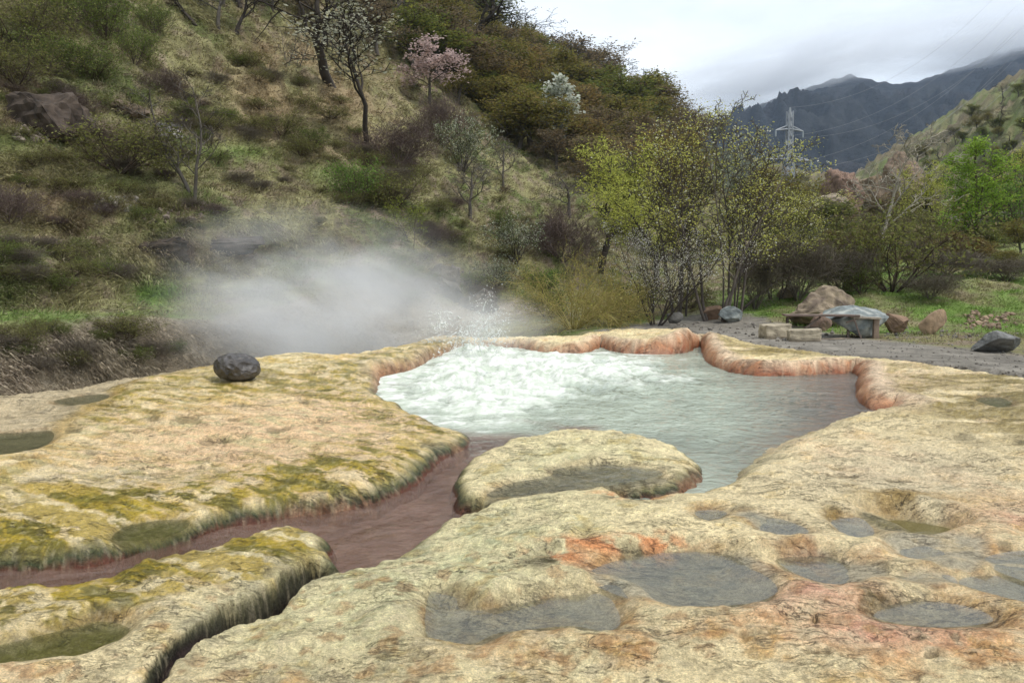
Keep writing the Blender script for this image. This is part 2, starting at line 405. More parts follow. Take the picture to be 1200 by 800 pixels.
GRAVEL = smooth_poly([U(*p) for p in [(640, 400), (740, 381), (800, 377), (860, 377), (925, 383), (1000, 395), (1040, 399), (1110, 406), (1200, 415), (1500, 445), (1800, 520), (1200, 480), (900, 440), (700, 420)]], 4)
def lerp3(c, w, b):
    b = np.asarray(b, float)
    return c * (1 - w[:, None]) + (b if b.ndim == 2 else b[None, :]) * w[:, None]
def ground_col(x, y, z, s, s2, arc, q):
    """the colour the ground itself has: dry grass, green grass, bare earth, gravel"""
    n1 = fbm(x, y, 0.25, 4, 31); n2 = fbm(x, y, 1.1, 4, 33); n3 = fbm(x, y, 0.06, 3, 35)
    px, py = PX(x, y, z)
    c = np.tile(np.array([0.155, 0.145, 0.070]), (len(x), 1))
    c = lerp3(c, sstep(-0.15, 0.35, n1 + 0.3 * n2), (0.078, 0.092, 0.032))
    c = lerp3(c, sstep(0.15, 0.5, n2 + 0.3 * n3), (0.15, 0.12, 0.085))
    c = lerp3(c, 0.8 * sstep(0.25, 0.6, -n2), (0.07, 0.052, 0.036))
    hill = sstep(0.5, 3, s)
    # bright strip of grass on the low terrace and small meadows
    g = blob(px, py, 90, 374, 150, 7) + blob(px, py, 185, 345, 34, 22) + .6 * blob(px, py, 130, 215, 60, 14) + .7 * blob(px, py, 290, 178, 50, 10) + .6 * blob(px, py, 385, 205, 30, 14) + .6 * blob(px, py, 20, 165, 60, 14)
    c = lerp3(c, np.clip(g * (0.85 + .6 * n2), 0, 1) * hill, (0.085, 0.15, 0.03))
    # straw-coloured open slope
    g = blob(px, py, 390, 130, 90, 60) + blob(px, py, 330, 90, 70, 50) + .8 * blob(px, py, 60, 235, 90, 40)
    c = lerp3(c, np.clip(g * (0.7 + n1 + .4 * n2), 0, .9) * hill, (0.19, 0.145, 0.085))
    g = blob(px, py, 240, 300, 80, 16) + .7 * blob(px, py, 200, 285, 50, 14) + blob(px, py, 500, 325, 50, 20) + blob(px, py, 30, 120, 60, 40)
    c = lerp3(c, np.clip(g * (0.6 + n2), 0, .9) * hill, (0.085, 0.058, 0.04))
    # low bank
    c = lerp3(c, sstep(2.2, 1.5, s) * sstep(-1.5, 0, s) * (q < 640) * .8, (0.20, 0.165, 0.13))
    # right side: fresh green
    gr = sstep(-3, -8, s) * sstep(21, 23, y) * sstep(640, 760, q)
    c = lerp3(c, gr * sstep(-.5, .25, n1) * .8, (0.09, 0.15, 0.03))
    c = lerp3(c, gr * sstep(0, .5, n2) * .6, (0.13, 0.115, 0.06))
    rh = sstep(6, 24, s2) * (y > 60)
    c = lerp3(c, rh * (0.5 + .4 * n3 + .5 * n1), (0.08, 0.085, 0.036))
    c = lerp3(c, rh * np.clip(sstep(-.1, .4, fbm(x, y, .03, 4, 41)) * .8, 0, 1), (0.115, 0.088, 0.058))
    c = lerp3(c, sstep(105, 190, y) * sstep(34, 10, s2) * .92, (.03, .034, .02))
    c = lerp3(c, rh * sstep(.0, .35, fbm(x, y, .11, 4, 43)) * .75, (.05, .045, .028))
    c = lerp3(c, rh * sstep(.2, .5, fbm(x, y, .22, 4, 45)) * .6, (.17, .14, .10))
    c = lerp3(c, sstep(230, 360, y) * sstep(40, 12, s2) * .92, (.03, .034, .02))
    gv = sdf(GRAVEL, x, y)[0]
    w = sstep(0.25, -0.35, gv + 0.5 * n2 * sstep(0, 10, y))
    gcol = np.array([0.235, 0.215, 0.185]) * (1 + .25 * n2 + .15 * n1)[:, None]
    c = c * (1 - w[:, None]) + gcol * w[:, None]
    return np.clip(c * (1 + .5 * (1 - w))[:, None], 0.012, 1)
gcol = ground_col(gx, gy, gz, gs, gs2, garc, gq)
m, t, o = new_mat('ground')
p = N(t, 'ShaderNodeBsdfPrincipled'); a = attr(t)
n1 = noise_node(t, 1.7, 10, 0.72); n2 = noise_node(t, 14, 6, 0.7)
c = vscale(t, a.outputs['Color'], rampv(t, n1.outputs[0], 0.3, 0.7, 0.55, 1.4))
c = vscale(t, c, rampv(t, n2.outputs[0], 0.3, 0.7, 0.7, 1.3))
L(t, c, p.inputs['Base Color']); p.inputs['Roughness'].default_value = 0.95; p.inputs['Specular IOR Level'].default_value = 0.15
L(t, bump(t, n2.outputs[0], 0.7, 0.05, bump(t, n1.outputs[0], 0.6, 0.3)), p.inputs['Normal']); L(t, p.outputs[0], o.inputs[0])
ground = tag(link('ground', fast_mesh('ground', TV, F, gcol), m), kind='structure')
TBVH = BVHTree.FromPolygons(TV.tolist(), F.tolist())
def hit(px, py):
    d = Vector(raydir(px, py)).normalized()
    h = TBVH.ray_cast(Vector((0, 0, CAMZ)), d)
    return h[0]
def zat(x, y):
    h = TBVH.ray_cast(Vector((x, y, 500)), Vector((0, 0, -1)))
    return h[0].z if h[0] is not None else 0.0

# ================================================================ travertine terrace
cx = np.arange(-420, 1640, 1.75); cy = np.concatenate([np.arange(1230, 700, -2.2), np.arange(700, 373, -1.15)])
CX, CY = np.meshgrid(cx, cy)
X, Y = U(CX.ravel(), CY.ravel(), 0.0)
PXF, PYF = CX.ravel(), CY.ravel()
dp = sdf(PLATE, X, Y)[0]
dw, wnx, wny, wa = sdf(WATER, X, Y)
dw = dw + 0.035 * fbm(X, Y, 2.6, 3, 51)
dc, cnx, cny, ca = sdf(CRACK, X, Y)
dc = dc - 0.018 + .012 * sstep(285, 225, PXF) + 0.014 * fbm(X, Y, 7, 3, 53)
ca[:, 0] *= .5
land = 0.055 * fbm(X, Y, 0.45, 3, 61) + 0.02 * fbm(X, Y, 2.0, 4, 63) + 0.008 * fbm(X, Y, 9, 3, 65)
land += 0.09 * np.exp(-((X + 4.2) / 2.2) ** 2 - ((Y - 13.6) / 2.6) ** 2)          # mound under the round stone
land += 0.28 * np.exp(-((X - U(762, 386)[0]) / 1.0) ** 2 - ((Y - 18.6) / 1.2) ** 2)  # hump behind the rim
# sand flat lying lower at the far left
SHELF = smooth_poly([U(*q) for q in [(-600, 640), (-100, 545), (0, 526), (60, 508), (125, 468), (165, 447), (235, 436), (300, 422), (330, 405), (0, 440), (-600, 480)]], 4)
dsh = sdf(SHELF, X, Y)[0] + 0.12 * fbm(X, Y, 1.0, 3, 67)
land -= 0.09 * sstep(0.12, -0.5, dsh)
flow_dir = (X * 0.86 - Y * 0.5, X * 0.5 + Y * 0.86)
rip = fbm(flow_dir[0] * 2.2 + 0.6 * fbm(X, Y, 1.2, 2, 71), flow_dir[1] * 7.5, 1, 3, 73)
land += 0.007 * rip * sstep(0, .3, dw)
# hollows
pitm = np.zeros(X.shape)
for (px, py, hx, hy, dep) in PITS:
    wob = 1 + 0.35 * fbm(X, Y, 5, 2, 77)
    g = sstep(1.25, 0.55, np.hypot((PXF - px) / hx, (PYF - py) / hy) * wob)
    land -= .6 * g * dep; pitm = np.maximum(pitm, g)
land -= 0.085 * np.exp(-np.maximum(dw, 0) / 0.32) * wa[:, 3] * (1 - wa[:, 2])
# terrace steps and crust relief
stp = fbm(flow_dir[0] * .9, flow_dir[1] * 2.2, 1, 4, 171); land += 0.016 * (np.abs(stp * 5 % 1 - .5) - .25) * sstep(.1, .5, dw)
land += 0.016 * fbm(X, Y, 2.4, 5, 173, .55, ridged=True) * sstep(0.05, .4, dw)
fside = (cnx * .6 - cny * .8) > 0
land -= np.where(fside, 0.05 - .035 * sstep(285, 225, PXF), 0.0) * np.exp(-np.maximum(dc, 0) / 0.22)
# puddle basins
DROP = dict(b=.03, c=.03, d=.02, e=.025, f=.11, g=.01, h=.01, k=.01, l=.02, n=.03)
pudd = np.full(X.shape, 9.0); PLEV = {}
for k, P in PUD.items():
    mn = P.min(0) - 1.2; mxx = P.max(0) + 1.2
    sel = np.where((X > mn[0]) & (X < mxx[0]) & (Y > mn[1]) & (Y < mxx[1]))[0]
    d = sdf(P, X[sel], Y[sel])[0] - 0.02 + 0.03 * fbm(X[sel], Y[sel], 4, 3, 81)
    lev = float(np.mean(land[sel][np.abs(d) < 0.15])); lev = lev - 0.012 - DROP.get(k, 0); PLEV[k] = lev
    w = sstep(0.40, 0.12, d) * 0.9
    bank = np.where(d > 0, 0.008 + (0.02 + DROP.get(k, 0)) * sstep(0, .20, d), 0.008)
    tgt = lev + bank + 0.2 * (land[sel] - np.mean(land[sel]))
    z2 = land[sel] * (1 - w) + tgt * w
    dep = 0.05 if k not in 'bc' else 0.065
    z2 = z2 - dep * sstep(0.09, -0.07, d)
    land[sel] = z2; pudd[sel] = np.minimum(pudd[sel], d)
# overhanging knolls beside the puddles (px, py, sx, sy, h)
for (px, py, sx, sy, hh) in [(640, 634, 70, 16, .09), (735, 628, 60, 9, .05), (590, 690, 60, 10, .06), (680, 676, 45, 7, .05), (1000, 650, 30, 7, .06), (935, 640, 50, 6, .04), (1025, 640, 14, 12, .05),
                              (1152, 635, 14, 12, .05), (1030, 692, 40, 10, .06), (1080, 665, 60, 5, .04), (690, 536, 45, 6, .07), (1150, 665, 30, 6, .04), (880, 642, 40, 5, .04)]:
    g = np.exp(-((PXF - px) / sx) ** 2 - ((PYF - py) / sy) ** 2)
    land += .65 * hh * g * sstep(-0.03, 0.06, pudd) * (1 + .5 * fbm(X, Y, 6, 2, 83))
def lips(z, x, y, d, nx, ny, att, zb):
    w = np.maximum(.8 * att[:, 0] * (1 + .3 * fbm(X, Y, 1.7, 3, 85)), 0.03); rim, roll = att[:, 1], att[:, 3]
    top = z + rim * np.exp(-np.maximum(d - w, 0) / 0.55) * (0.8 + .4 * fbm(X, Y, 1.2, 2, 86))
    tr = np.clip((d + 0.35 * w) / (1.35 * w), 0, 1)
    sn = np.sin(-math.pi / 2 + math.pi * tr)
    frr = (sn + 1) / 2
    fg = sstep(-0.6, 1.0, d / w)
    fr = fg * (1 - roll) + frr * roll
    z2 = zb + (top - zb) * fr
    bul = 0.55 * w * np.cos(-math.pi / 2 + math.pi * tr) * roll
    bul = bul * np.minimum(1, (top - zb) / 0.15)
    return z2, x - nx * bul, y - ny * bul, fr, w
def wlev(y): return -0.15 - 0.025 * sstep(8.5, 4.0, y)
bed = wlev(Y) - 0.10 - 0.25 * sstep(-0.3, -1.2, dw) * sstep(7.6, 9.5, Y) + 0.03 * fbm(X, Y, 3, 3, 87)
Z, X2, Y2, fr, lw = lips(land, X, Y, dw, wnx, wny, wa, bed)
crz = np.minimum(Z, land * 0 - 0.26)
nearc = dc < 0.5
Zc, Xc, Yc, frc, lwc = lips(Z, X2, Y2, dc, cnx, cny, ca, np.where(nearc, -0.26 + .19 * sstep(285, 225, PXF), Z))
use = nearc & (dw > -0.02)
Z = np.where(use, Zc, Z); X2 = np.where(use, Xc, X2); Y2 = np.where(use, Yc, Y2); fr2 = np.where(use, np.minimum(fr, frc), fr)
# micro relief of the lips: fibrous ribs hanging over the edge
arcw = wa[:, 4]
lipm = sstep(-.4, 0.1, dw / lw) * sstep(1.8, .9, dw / lw)
ribs = fbm(arcw * 11, dw * 2.2, 1, 3, 91)
X2 = X2 - wnx * lipm * 0.022 * ribs; Y2 = Y2 - wny * lipm * 0.022 * ribs
Z = Z + lipm * 0.008 * ribs
lump = fbm(X, Y, 5, 4, 93)
Z = Z + 0.014 * lump * sstep(0, 0.1, dw) * sstep(0.0, 0.1, pudd)
# outer edge: steep drop on the left, thin feathered edge onto the gravel on the right
qaz = 600 + 900 * X / np.maximum(Y, 1)
leftw = sstep(800, 740, qaz)
nP = dp + 0.10 * fbm(X, Y, 1.1, 3, 95)
Z = Z - leftw * 3.2 * sstep(-0.25, 1.5, nP) - (1 - leftw) * 0.16 * sstep(-0.5, 0.3, nP)

# ---- colours of the stone, with some shadow painted in
n_a = fbm(X, Y, 0.8, 5, 101); n_b = fbm(X, Y, 3.2, 5, 103); n_c = fbm(X, Y, 12, 4, 105); n_d = fbm(X, Y, 0.35, 3, 107)
strk = fbm(flow_dir[0] * 0.55, flow_dir[1] * 2.6, 1, 5, 109, .6); strk2 = fbm(flow_dir[0] * 1.6, flow_dir[1] * 8, 1, 4, 111, .6)
n_e = fbm(X, Y, 6.5, 4, 141)
cream = (.78, .64, .37); peach = (.76, .52, .30); ochre = (.54, .35, .06); olive = (.20, .165, .022); gcream = (.62, .59, .34)
orange = (.62, .30, .095); pink = (.66, .35, .24); dgreen = (.05, .065, .026); redb = (.14, .05, .03); white = (.60, .55, .46); sand = (.50, .40, .25); sage = (.29, .31, .19)
left = sstep(0.0, -0.35, X - np.interp(Y, [2, 4, 5, 6.2, 8, 10, 20], [-4, -1.2, -1.0, -0.8, -0.5, -0.6, -1]))
C = np.tile(np.array(cream), (len(X), 1))
def mixin(w, b):
    global C
    C = lerp3(C, np.clip(w, 0, 1), b)
B = lambda *a: blob(PXF, PYF, *a)
# right and front terrace
mixin(sstep(0.0, .6, n_a + .5 * n_b) * .6, peach)
g = B(560, 640, 170, 60) + B(420, 730, 190, 90) + .9 * B(680, 540, 140, 50) + .5 * B(640, 770, 120, 60)
mixin(g * (0.85 + .6 * n_b) * .85, gcream)
mixin(g * sstep(.05, .45, n_a * .6 + n_b) * .6, sage)
g = B(1000, 760, 260, 60) + .8 * B(1180, 620, 80, 60) + .8 * B(700, 760, 220, 40) + .7 * B(1150, 790, 120, 40)
mixin(g * sstep(-.3, .4, n_b + n_a) * .55, orange)
mixin((B(945, 700, 70, 22) + B(1040, 742, 110, 26) + .7 * B(1190, 608, 40, 14)) * (0.85 + .5 * n_b), pink)
mixin(sstep(.2, .6, n_b + .4 * n_c) * .35 * (1 - left), ochre)
mixin(sstep(.15, .5, n_c + .5 * n_b) * .35 * (1 - left) * (B(900, 760, 330, 60) + B(640, 740, 240, 60)), (.26, .17, .085))
mixin(sstep(.22, .5, n_e + .35 * n_a) * .55 * (1 - left) * sstep(600, 680, PYF), (.34, .17, .065))
mixin(sstep(.2, .5, -n_e + .4 * n_b) * .45 * (1 - left) * sstep(580, 680, PYF), (.62, .52, .33))
# terrace right of the pool: olive run-off with pale bands
g = B(1150, 452, 160, 26) + B(1250, 480, 150, 40) + .7 * B(900, 413, 90, 8) + .4 * B(830, 404, 50, 6)
band = fbm(X * 0.35 + Y * .12, Y * 1.3 - X * .45, 1, 4, 113)
mixin(1.5 * g * sstep(-.45, -.02, band) * .95, (.25, .18, .035))
mixin(g * sstep(.1, .4, fbm(X * .8, Y * 3 - X, 1, 3, 115)) * .7, (.55, .42, .2))
mixin(B(1060, 560, 190, 55) * .55, (.47, .40, .29))
mixin(B(1060, 445, 60, 18) * sstep(-.3, .2, strk2) * .7, (.62, .45, .28))
# left slab
mixin(left * sstep(-.2, .3, strk + .4 * n_b) * .8, ochre)
mixin(left * (1.1 * B(300, 520, 200, 45) + .8 * B(420, 480, 90, 25)) * (1 + .5 * n_b), peach)
mixin(left * sstep(.1, .45, strk2 + .4 * strk) * .5, cream)
mixin(left * sstep(.1, .42, n_e * .6 + strk2 * .7) * .7 * sstep(.25, .5, dw), (.62, .49, .27))
mixin(left * B(250, 625, 200, 60) * sstep(.15, .5, n_e + .3 * n_a) * .6, white)
mixin(left * sstep(.25, .55, strk2 - n_a * .4) * .35, gcream)
mixin(left * B(120, 555, 90, 12) * sstep(-.2, .3, n_c) * .6, (.45, .40, .33))
al = left * (1.1 * sstep(1.3, .3, dw) + 1.3 * B(150, 602, 280, 40) + .8 * B(270, 450, 150, 18) + .8 * B(120, 475, 70, 24) + 1.3 * B(200, 690, 220, 50) + .9 * B(400, 560, 130, 22) + .1)
mixin(al * sstep(-.12, .30, strk * 1.3 + .6 * n_b + .5 * strk2 - .05) * .95, (.40, .29, .03))
mixin(al * sstep(.05, .38, strk2 * 1.1 + .7 * n_b + .3 * strk) * .95, olive)
mixin(al * sstep(.12, .4, -strk * 1.2 + .7 * n_e) * .7, (.50, .37, .10))
mixin(left * B(250, 760, 180, 60) * sstep(.0, .4, n_b + .5 * n_e) * .7, white)
mixin(sstep(0.1, -.3, dsh) * .95, sand)
mixin(sstep(0.1, -.3, dsh) * sstep(.1, .5, n_b) * .5, (.36, .30, .2))
mixin(sstep(.25, 0, np.abs(dsh)) * left * .6, (.40, .26, .07))
# crevices, pits, puddle margins and beds
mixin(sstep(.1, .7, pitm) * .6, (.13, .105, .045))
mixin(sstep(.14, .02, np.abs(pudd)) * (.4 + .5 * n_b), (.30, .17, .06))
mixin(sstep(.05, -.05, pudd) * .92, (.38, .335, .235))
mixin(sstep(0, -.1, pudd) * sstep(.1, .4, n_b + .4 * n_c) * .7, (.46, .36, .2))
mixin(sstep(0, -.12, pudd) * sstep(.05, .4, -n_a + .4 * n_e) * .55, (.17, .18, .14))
for k, cc in (('m', (.20, .185, .06)), ('n', (.22, .20, .05)), ('f', (.17, .14, .05)), ('o', (.26, .235, .13))):
    mixin(sstep(.1, -.05, sdf(PUD[k], X, Y)[0]) * .95 * (np.abs(X - PUD[k][:, 0].mean()) < 3), cc)
mixin((B(1060, 582, 62, 11) + .8 * B(975, 602, 12, 5)) * sstep(-.5, .1, n_b) * .9, (.27, .17, .035))
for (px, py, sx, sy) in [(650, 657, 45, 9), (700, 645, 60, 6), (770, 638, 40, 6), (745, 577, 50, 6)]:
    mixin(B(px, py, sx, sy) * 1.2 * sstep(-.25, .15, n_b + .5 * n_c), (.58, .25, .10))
    mixin(B(px, py + 5, sx, sy * .8) * sstep(.0, .3, -n_b + .4 * n_c), (.07, .06, .022))  # shadow below the overhanging lips, painted into the colour
mixin((B(1000, 640, 48, 8) + B(930, 655, 50, 20) * .6) * sstep(-.1, .3, n_b) * .8, (.30, .12, .045))
mixin(B(1030, 690, 45, 16) * sstep(-.2, .3, n_b + .6 * n_c) * .8, (.14, .12, .05))
mixin(B(280, 445, 36, 5) * .7, (.17, .14, .04))  # painted shadow round the foot of the round stone
# lips
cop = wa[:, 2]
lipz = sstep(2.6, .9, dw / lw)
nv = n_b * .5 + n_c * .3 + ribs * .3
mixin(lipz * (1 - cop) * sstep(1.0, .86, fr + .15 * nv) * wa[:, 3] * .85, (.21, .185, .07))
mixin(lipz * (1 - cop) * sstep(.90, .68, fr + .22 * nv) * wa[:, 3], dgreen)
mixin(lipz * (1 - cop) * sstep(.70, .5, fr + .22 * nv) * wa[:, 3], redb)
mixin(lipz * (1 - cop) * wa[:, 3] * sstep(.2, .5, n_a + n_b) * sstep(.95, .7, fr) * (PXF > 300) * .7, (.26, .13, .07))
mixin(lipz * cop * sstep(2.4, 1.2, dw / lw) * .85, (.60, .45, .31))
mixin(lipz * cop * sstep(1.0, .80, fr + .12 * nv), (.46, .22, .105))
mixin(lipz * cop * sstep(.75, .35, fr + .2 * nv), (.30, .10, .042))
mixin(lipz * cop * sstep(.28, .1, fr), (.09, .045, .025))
lipc = sstep(.12, .02, np.abs(dc)) * (dc > -.4)
mixin(lipc * (.5 + n_b) * (1 - sstep(.9, 1, fr)) , dgreen)
mixin(sstep(.16, .03, dc) * sstep(.1, -.3, n_b) * .5, (.28, .27, .17))
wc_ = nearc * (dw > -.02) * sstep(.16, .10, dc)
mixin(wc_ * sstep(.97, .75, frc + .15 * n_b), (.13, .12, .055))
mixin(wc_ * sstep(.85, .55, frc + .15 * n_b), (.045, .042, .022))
mixin(wc_ * sstep(.4, .15, frc), (.03, .016, .012))  # crack walls darker with depth, near black at the bottom
# channel bed
mixin(sstep(.02, -.12, dw) , (.24, .125, .09))
mixin(sstep(.02, -.12, dw) * sstep(0, .4, n_b) * .6, (.38, .25, .19))
mixin(sstep(.02, -.12, dw) * sstep(.1, .45, n_e + .5 * strk2) * .6, (.15, .075, .05))
fl = fbm(X * 1.0, Y * 1.9, 16, 4, 151, .65); fl2 = fbm(X, Y, 28, 3, 153, .6)
mixin(sstep(.2, .42, fl + .4 * n_b) * .38 * (dw > 0), C * np.array([.48, .44, .40]))
mixin(sstep(.14, .36, -fl + .3 * n_a) * .22 * (dw > 0), (.66, .56, .38))
C = C * (1 + .14 * n_c + .16 * fl2 + .12 * n_b + .08 * n_e)[:, None]
wet = np.clip(al + lipz * sstep(.98, .7, fr) + sstep(.2, 0, pudd) * .6 + g * .6 + .25 * left, 0, 1)
keep = (nP < 1.35)
V = np.stack([X2, Y2, Z], 1)
F = grid_faces(len(cy), len(cx)); F = F[keep[F].all(1)]
# outward normals: rows run away from the camera
m, t, o = new_mat('travertine')
p = N(t, 'ShaderNodeBsdfPrincipled'); a = attr(t)
n1 = noise_node(t, 7, 10, 0.7); n2 = noise_node(t, 48, 8, 0.75); n3 = noise_node(t, 2.3, 8, 0.65, dist=1.2)
vor = N(t, 'ShaderNodeTexVoronoi', feature='DISTANCE_TO_EDGE'); vor.inputs['Scale'].default_value = 5.5
tcn = N(t, 'ShaderNodeTexCoord'); dst = N(t, 'ShaderNodeVectorMath', operation='ADD'); nn = noise_node(t, 4, 6, .7)
L(t, tcn.outputs['Object'], dst.inputs[0]); L(t, vscale(t, nn.outputs['Color'], 0.35), dst.inputs[1]); L(t, dst.outputs[0], vor.inputs['Vector'])
c = vscale(t, a.outputs['Color'], rampv(t, n1.outputs[0], 0.3, 0.7, 0.92, 1.36))
c = vscale(t, c, rampv(t, n2.outputs[0], 0.3, 0.68, 0.55, 1.3))
c = vscale(t, c, rampv(t, n3.outputs[0], 0.32, 0.5, 0.85, 1.0))
n5 = noise_node(t, 120, 5, 0.7); c = vscale(t, c, rampv(t, n5.outputs[0], 0.32, 0.66, 0.66, 1.26))
tco = N(t, 'ShaderNodeTexCoord')
def crackline(scale, stretch, width, dark, gate_scale, lo, hi, detail=6, rot=0.3):
    mp_ = N(t, 'ShaderNodeMapping'); mp_.inputs['Scale'].default_value = stretch; mp_.inputs['Rotation'].default_value = (0, 0, rot)
    L(t, tco.outputs['Object'], mp_.inputs[0])
    nl = noise_node(t, scale, detail, .6, mp_.outputs[0], .4)
    ln_ = rampv(t, mathn(t, 'ABSOLUTE', mathn(t, 'SUBTRACT', nl.outputs[0], .5), 0), 0, width, 1, 0)
    gt = noise_node(t, gate_scale, 3, .6)
    ln_ = mathn(t, 'MULTIPLY', ln_, rampv(t, gt.outputs[0], lo, hi, 0, 1))
    return ln_, rampv(t, ln_, 0, 1, 1, dark)
lA, fA = crackline(1.7, (1, 3.4, 1), .012, .34, 1.3, .46, .60)
lB, fB = crackline(6.0, (1, 2.6, 1), .022, .66, 2.6, .49, .60, 5, .5)
lC, fC = crackline(2.4, (1, 1.4, 1), .008, .28, .9, .50, .60, 8, 1.2)
vp = N(t, 'ShaderNodeTexVoronoi'); vp.inputs['Scale'].default_value = 11; L(t, dst.outputs[0], vp.inputs['Vector'])
gp = noise_node(t, 1.9, 4, .6)
pit = mathn(t, 'MULTIPLY', rampv(t, vp.outputs['Distance'], .10, .26, 1, 0), rampv(t, gp.outputs[0], .52, .62, 0, 1))
for f_ in (fA, fB, fC, rampv(t, pit, 0, 1, 1, .4)): c = vscale(t, c, f_)
L(t, c, p.inputs['Base Color'])
lines = mathn(t, 'ADD', mathn(t, 'ADD', lA, lB), mathn(t, 'ADD', lC, pit))
L(t, rampv(t, a.outputs['Alpha'], 0, 1, 0.75, 0.28), p.inputs['Roughness']); p.inputs['Specular IOR Level'].default_value = 0.35
b = bump(t, rampv(t, lines, 0, 1, 1, 0), 0.9, 0.02); b = bump(t, n1.outputs[0], 0.8, 0.05, b); b = bump(t, n5.outputs[0], 0.5, 0.006, b); b = bump(t, n2.outputs[0], 0.9, 0.018, b)
L(t, bump(t, rampv(t, vor.outputs[0], 0, 0.08, 0, 1), 0.10, 0.01, b), p.inputs['Normal']); L(t, p.outputs[0], o.inputs[0])
M_TRAV = m
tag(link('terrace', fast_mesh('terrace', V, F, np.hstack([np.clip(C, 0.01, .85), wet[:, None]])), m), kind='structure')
KBVH = BVHTree.FromPolygons(V[::1].tolist(), F.tolist())
def zstone(x, y):
    h = KBVH.ray_cast(Vector((x, y, 5)), Vector((0, 0, -1))); return h[0].z if h[0] is not None else zat(x, y)

# ================================================================ water
def water_mat(name, wavescale, strength, rough=0.05, gloss=1.0):
    m, t, o = new_mat(name); a = attr(t)
    n1 = noise_node(t, wavescale, 6, 0.6, dist=0.6); nw = noise_node(t, wavescale * .35, 4, .55, dist=1.2); nb = bump(t, n1.outputs[0], strength, 0.05, bump(t, nw.outputs[0], strength, 0.10))
    foam = N(t, 'ShaderNodeAttribute', attribute_name='foam').outputs['Fac']
    n2 = noise_node(t, 9, 8, 0.65, dist=0.8)
    fm = rampv(t, mathn(t, 'ADD', foam, mathn(t, 'MULTIPLY', mathn(t, 'SUBTRACT', n2.outputs[0], 0.5), 0.75)), 0.34, 0.74, 0, 1)
    fm = mathn(t, 'MULTIPLY', fm, rampv(t, foam, 0.06, 0.16, 0, 1))
    d = N(t, 'ShaderNodeBsdfDiffuse'); n4 = noise_node(t, 3.2, 7, 0.62, dist=1.0); fcol = mixc(t, rampv(t, n4.outputs[0], .38, .62, 0, 1), (.48, .53, .44), (.76, .77, .73))
    L(t, mixc(t, fm, a.outputs['Color'], fcol), d.inputs[0]); L(t, nb, d.inputs['Normal'])
    tr = N(t, 'ShaderNodeBsdfTransparent'); tr.inputs[0].default_value = (0.86, 0.88, 0.85, 1)
    m1 = N(t, 'ShaderNodeMixShader')
    al = mathn(t, 'MAXIMUM', a.outputs['Alpha'], fm); L(t, al, m1.inputs[0]); L(t, tr.outputs[0], m1.inputs[1]); L(t, d.outputs[0], m1.inputs[2])
    gl = N(t, 'ShaderNodeBsdfGlossy'); gl.inputs['Roughness'].default_value = rough; L(t, nb, gl.inputs['Normal'])
    fz = N(t, 'ShaderNodeFresnel'); fz.inputs[0].default_value = 1.33; L(t, nb, fz.inputs['Normal'])
    m2 = N(t, 'ShaderNodeMixShader'); L(t, mathn(t, 'MULTIPLY', fz.outputs[0], rampv(t, fm, 0, 1, gloss, 0.15)), m2.inputs[0])
    L(t, m1.outputs[0], m2.inputs[1]); L(t, gl.outputs[0], m2.inputs[2]); L(t, m2.outputs[0], o.inputs[0])
    return m
M_WATER = water_mat('spring water', 7, 0.5)
M_PUD = water_mat('puddle water', 9, 0.06, 0.03, 1.0)
wx_ = np.arange(-420, 1090, 2.0); wy_ = np.arange(800, 396, -1.1)
CX, CY = np.meshgrid(wx_, wy_)
X, Y = U(CX.ravel(), CY.ravel(), -0.15); PXF, PYF = CX.ravel(), CY.ravel()
dw = sdf(WATER, X, Y)[0]
boil = 1.0 * B(545, 420, 70, 16) + .9 * B(610, 440, 110, 24) + .55 * B(540, 465, 80, 25) + .35 * B(700, 430, 90, 20) + .25 * B(760, 450, 60, 20)
pool = sstep(7.9, 9.1, Y + .7 * fbm(X, Y, 1.1, 4, 119)); pool = np.maximum(pool, sstep(660, 720, PXF))
fb = fbm(X, Y, 1.5, 5, 121, .6); fr_ = fbm(X, Y, 2.5, 4, 123, .55, ridged=True)
Zw = wlev(Y) + 0.012 * fbm(X, Y, 4, 3, 125) + (0.02 + 0.34 * np.clip(boil, 0, 1)) * pool * (0.45 * fb + .2 * fr_) + 0.04 * np.clip(boil, 0, 1.2) * pool
Zw = wlev(Y) + (Zw - wlev(Y)) * (.15 + .85 * sstep(0, -.9, dw)); Zw += .08 * B(548, 414, 24, 6) * (1 + fb)
Zw -= (1 - pool) * 0.0
foam = np.clip(1.15 * B(560, 445, 135, 34) + .95 * B(480, 445, 50, 25) + .9 * B(660, 425, 130, 17) + .8 * B(560, 485, 80, 26) + .5 * B(770, 445, 70, 16) + .35 * B(760, 500, 70, 18) + .4 * B(820, 412, 18, 6), 0, 1.1)
foam = foam * (.74 + .75 * fb) + .22 * sstep(.1, .5, fbm(X * .6, Y, 1.4, 4, 127)) * pool * sstep(900, 800, PXF)
foam = np.clip(foam, 0, 1) * sstep(7.9, 9.0, Y + .3 * fb) + .12 * sstep(.25, .6, fbm(X, Y, 3, 4, 129)) * (1 - pool)
murk = np.array([.40, .45, .37]); clear = np.array([.17, .15, .125]); chan = np.array([.38, .24, .185])
rw = sstep(820, 1000, PXF)
Cw = murk * (1 - rw[:, None]) + clear * rw[:, None]
Cw = Cw * (1 + .25 * fbm(X, Y, .9, 4, 131))[:, None]
ch = 1 - pool
Cw = Cw * (1 - ch[:, None]) + chan * (1 + .35 * fbm(X, Y, 2, 4, 133))[:, None] * ch[:, None]
alp = np.clip(.97 * pool * (1 - .25 * rw) + .27 * ch - .3 * sstep(660, 760, PXF) * sstep(9.2, 8.2, Y), 0, 1)
keep = dw < 0.12
F = grid_faces(len(wy_), len(wx_)); F = F[keep[F].all(1)]
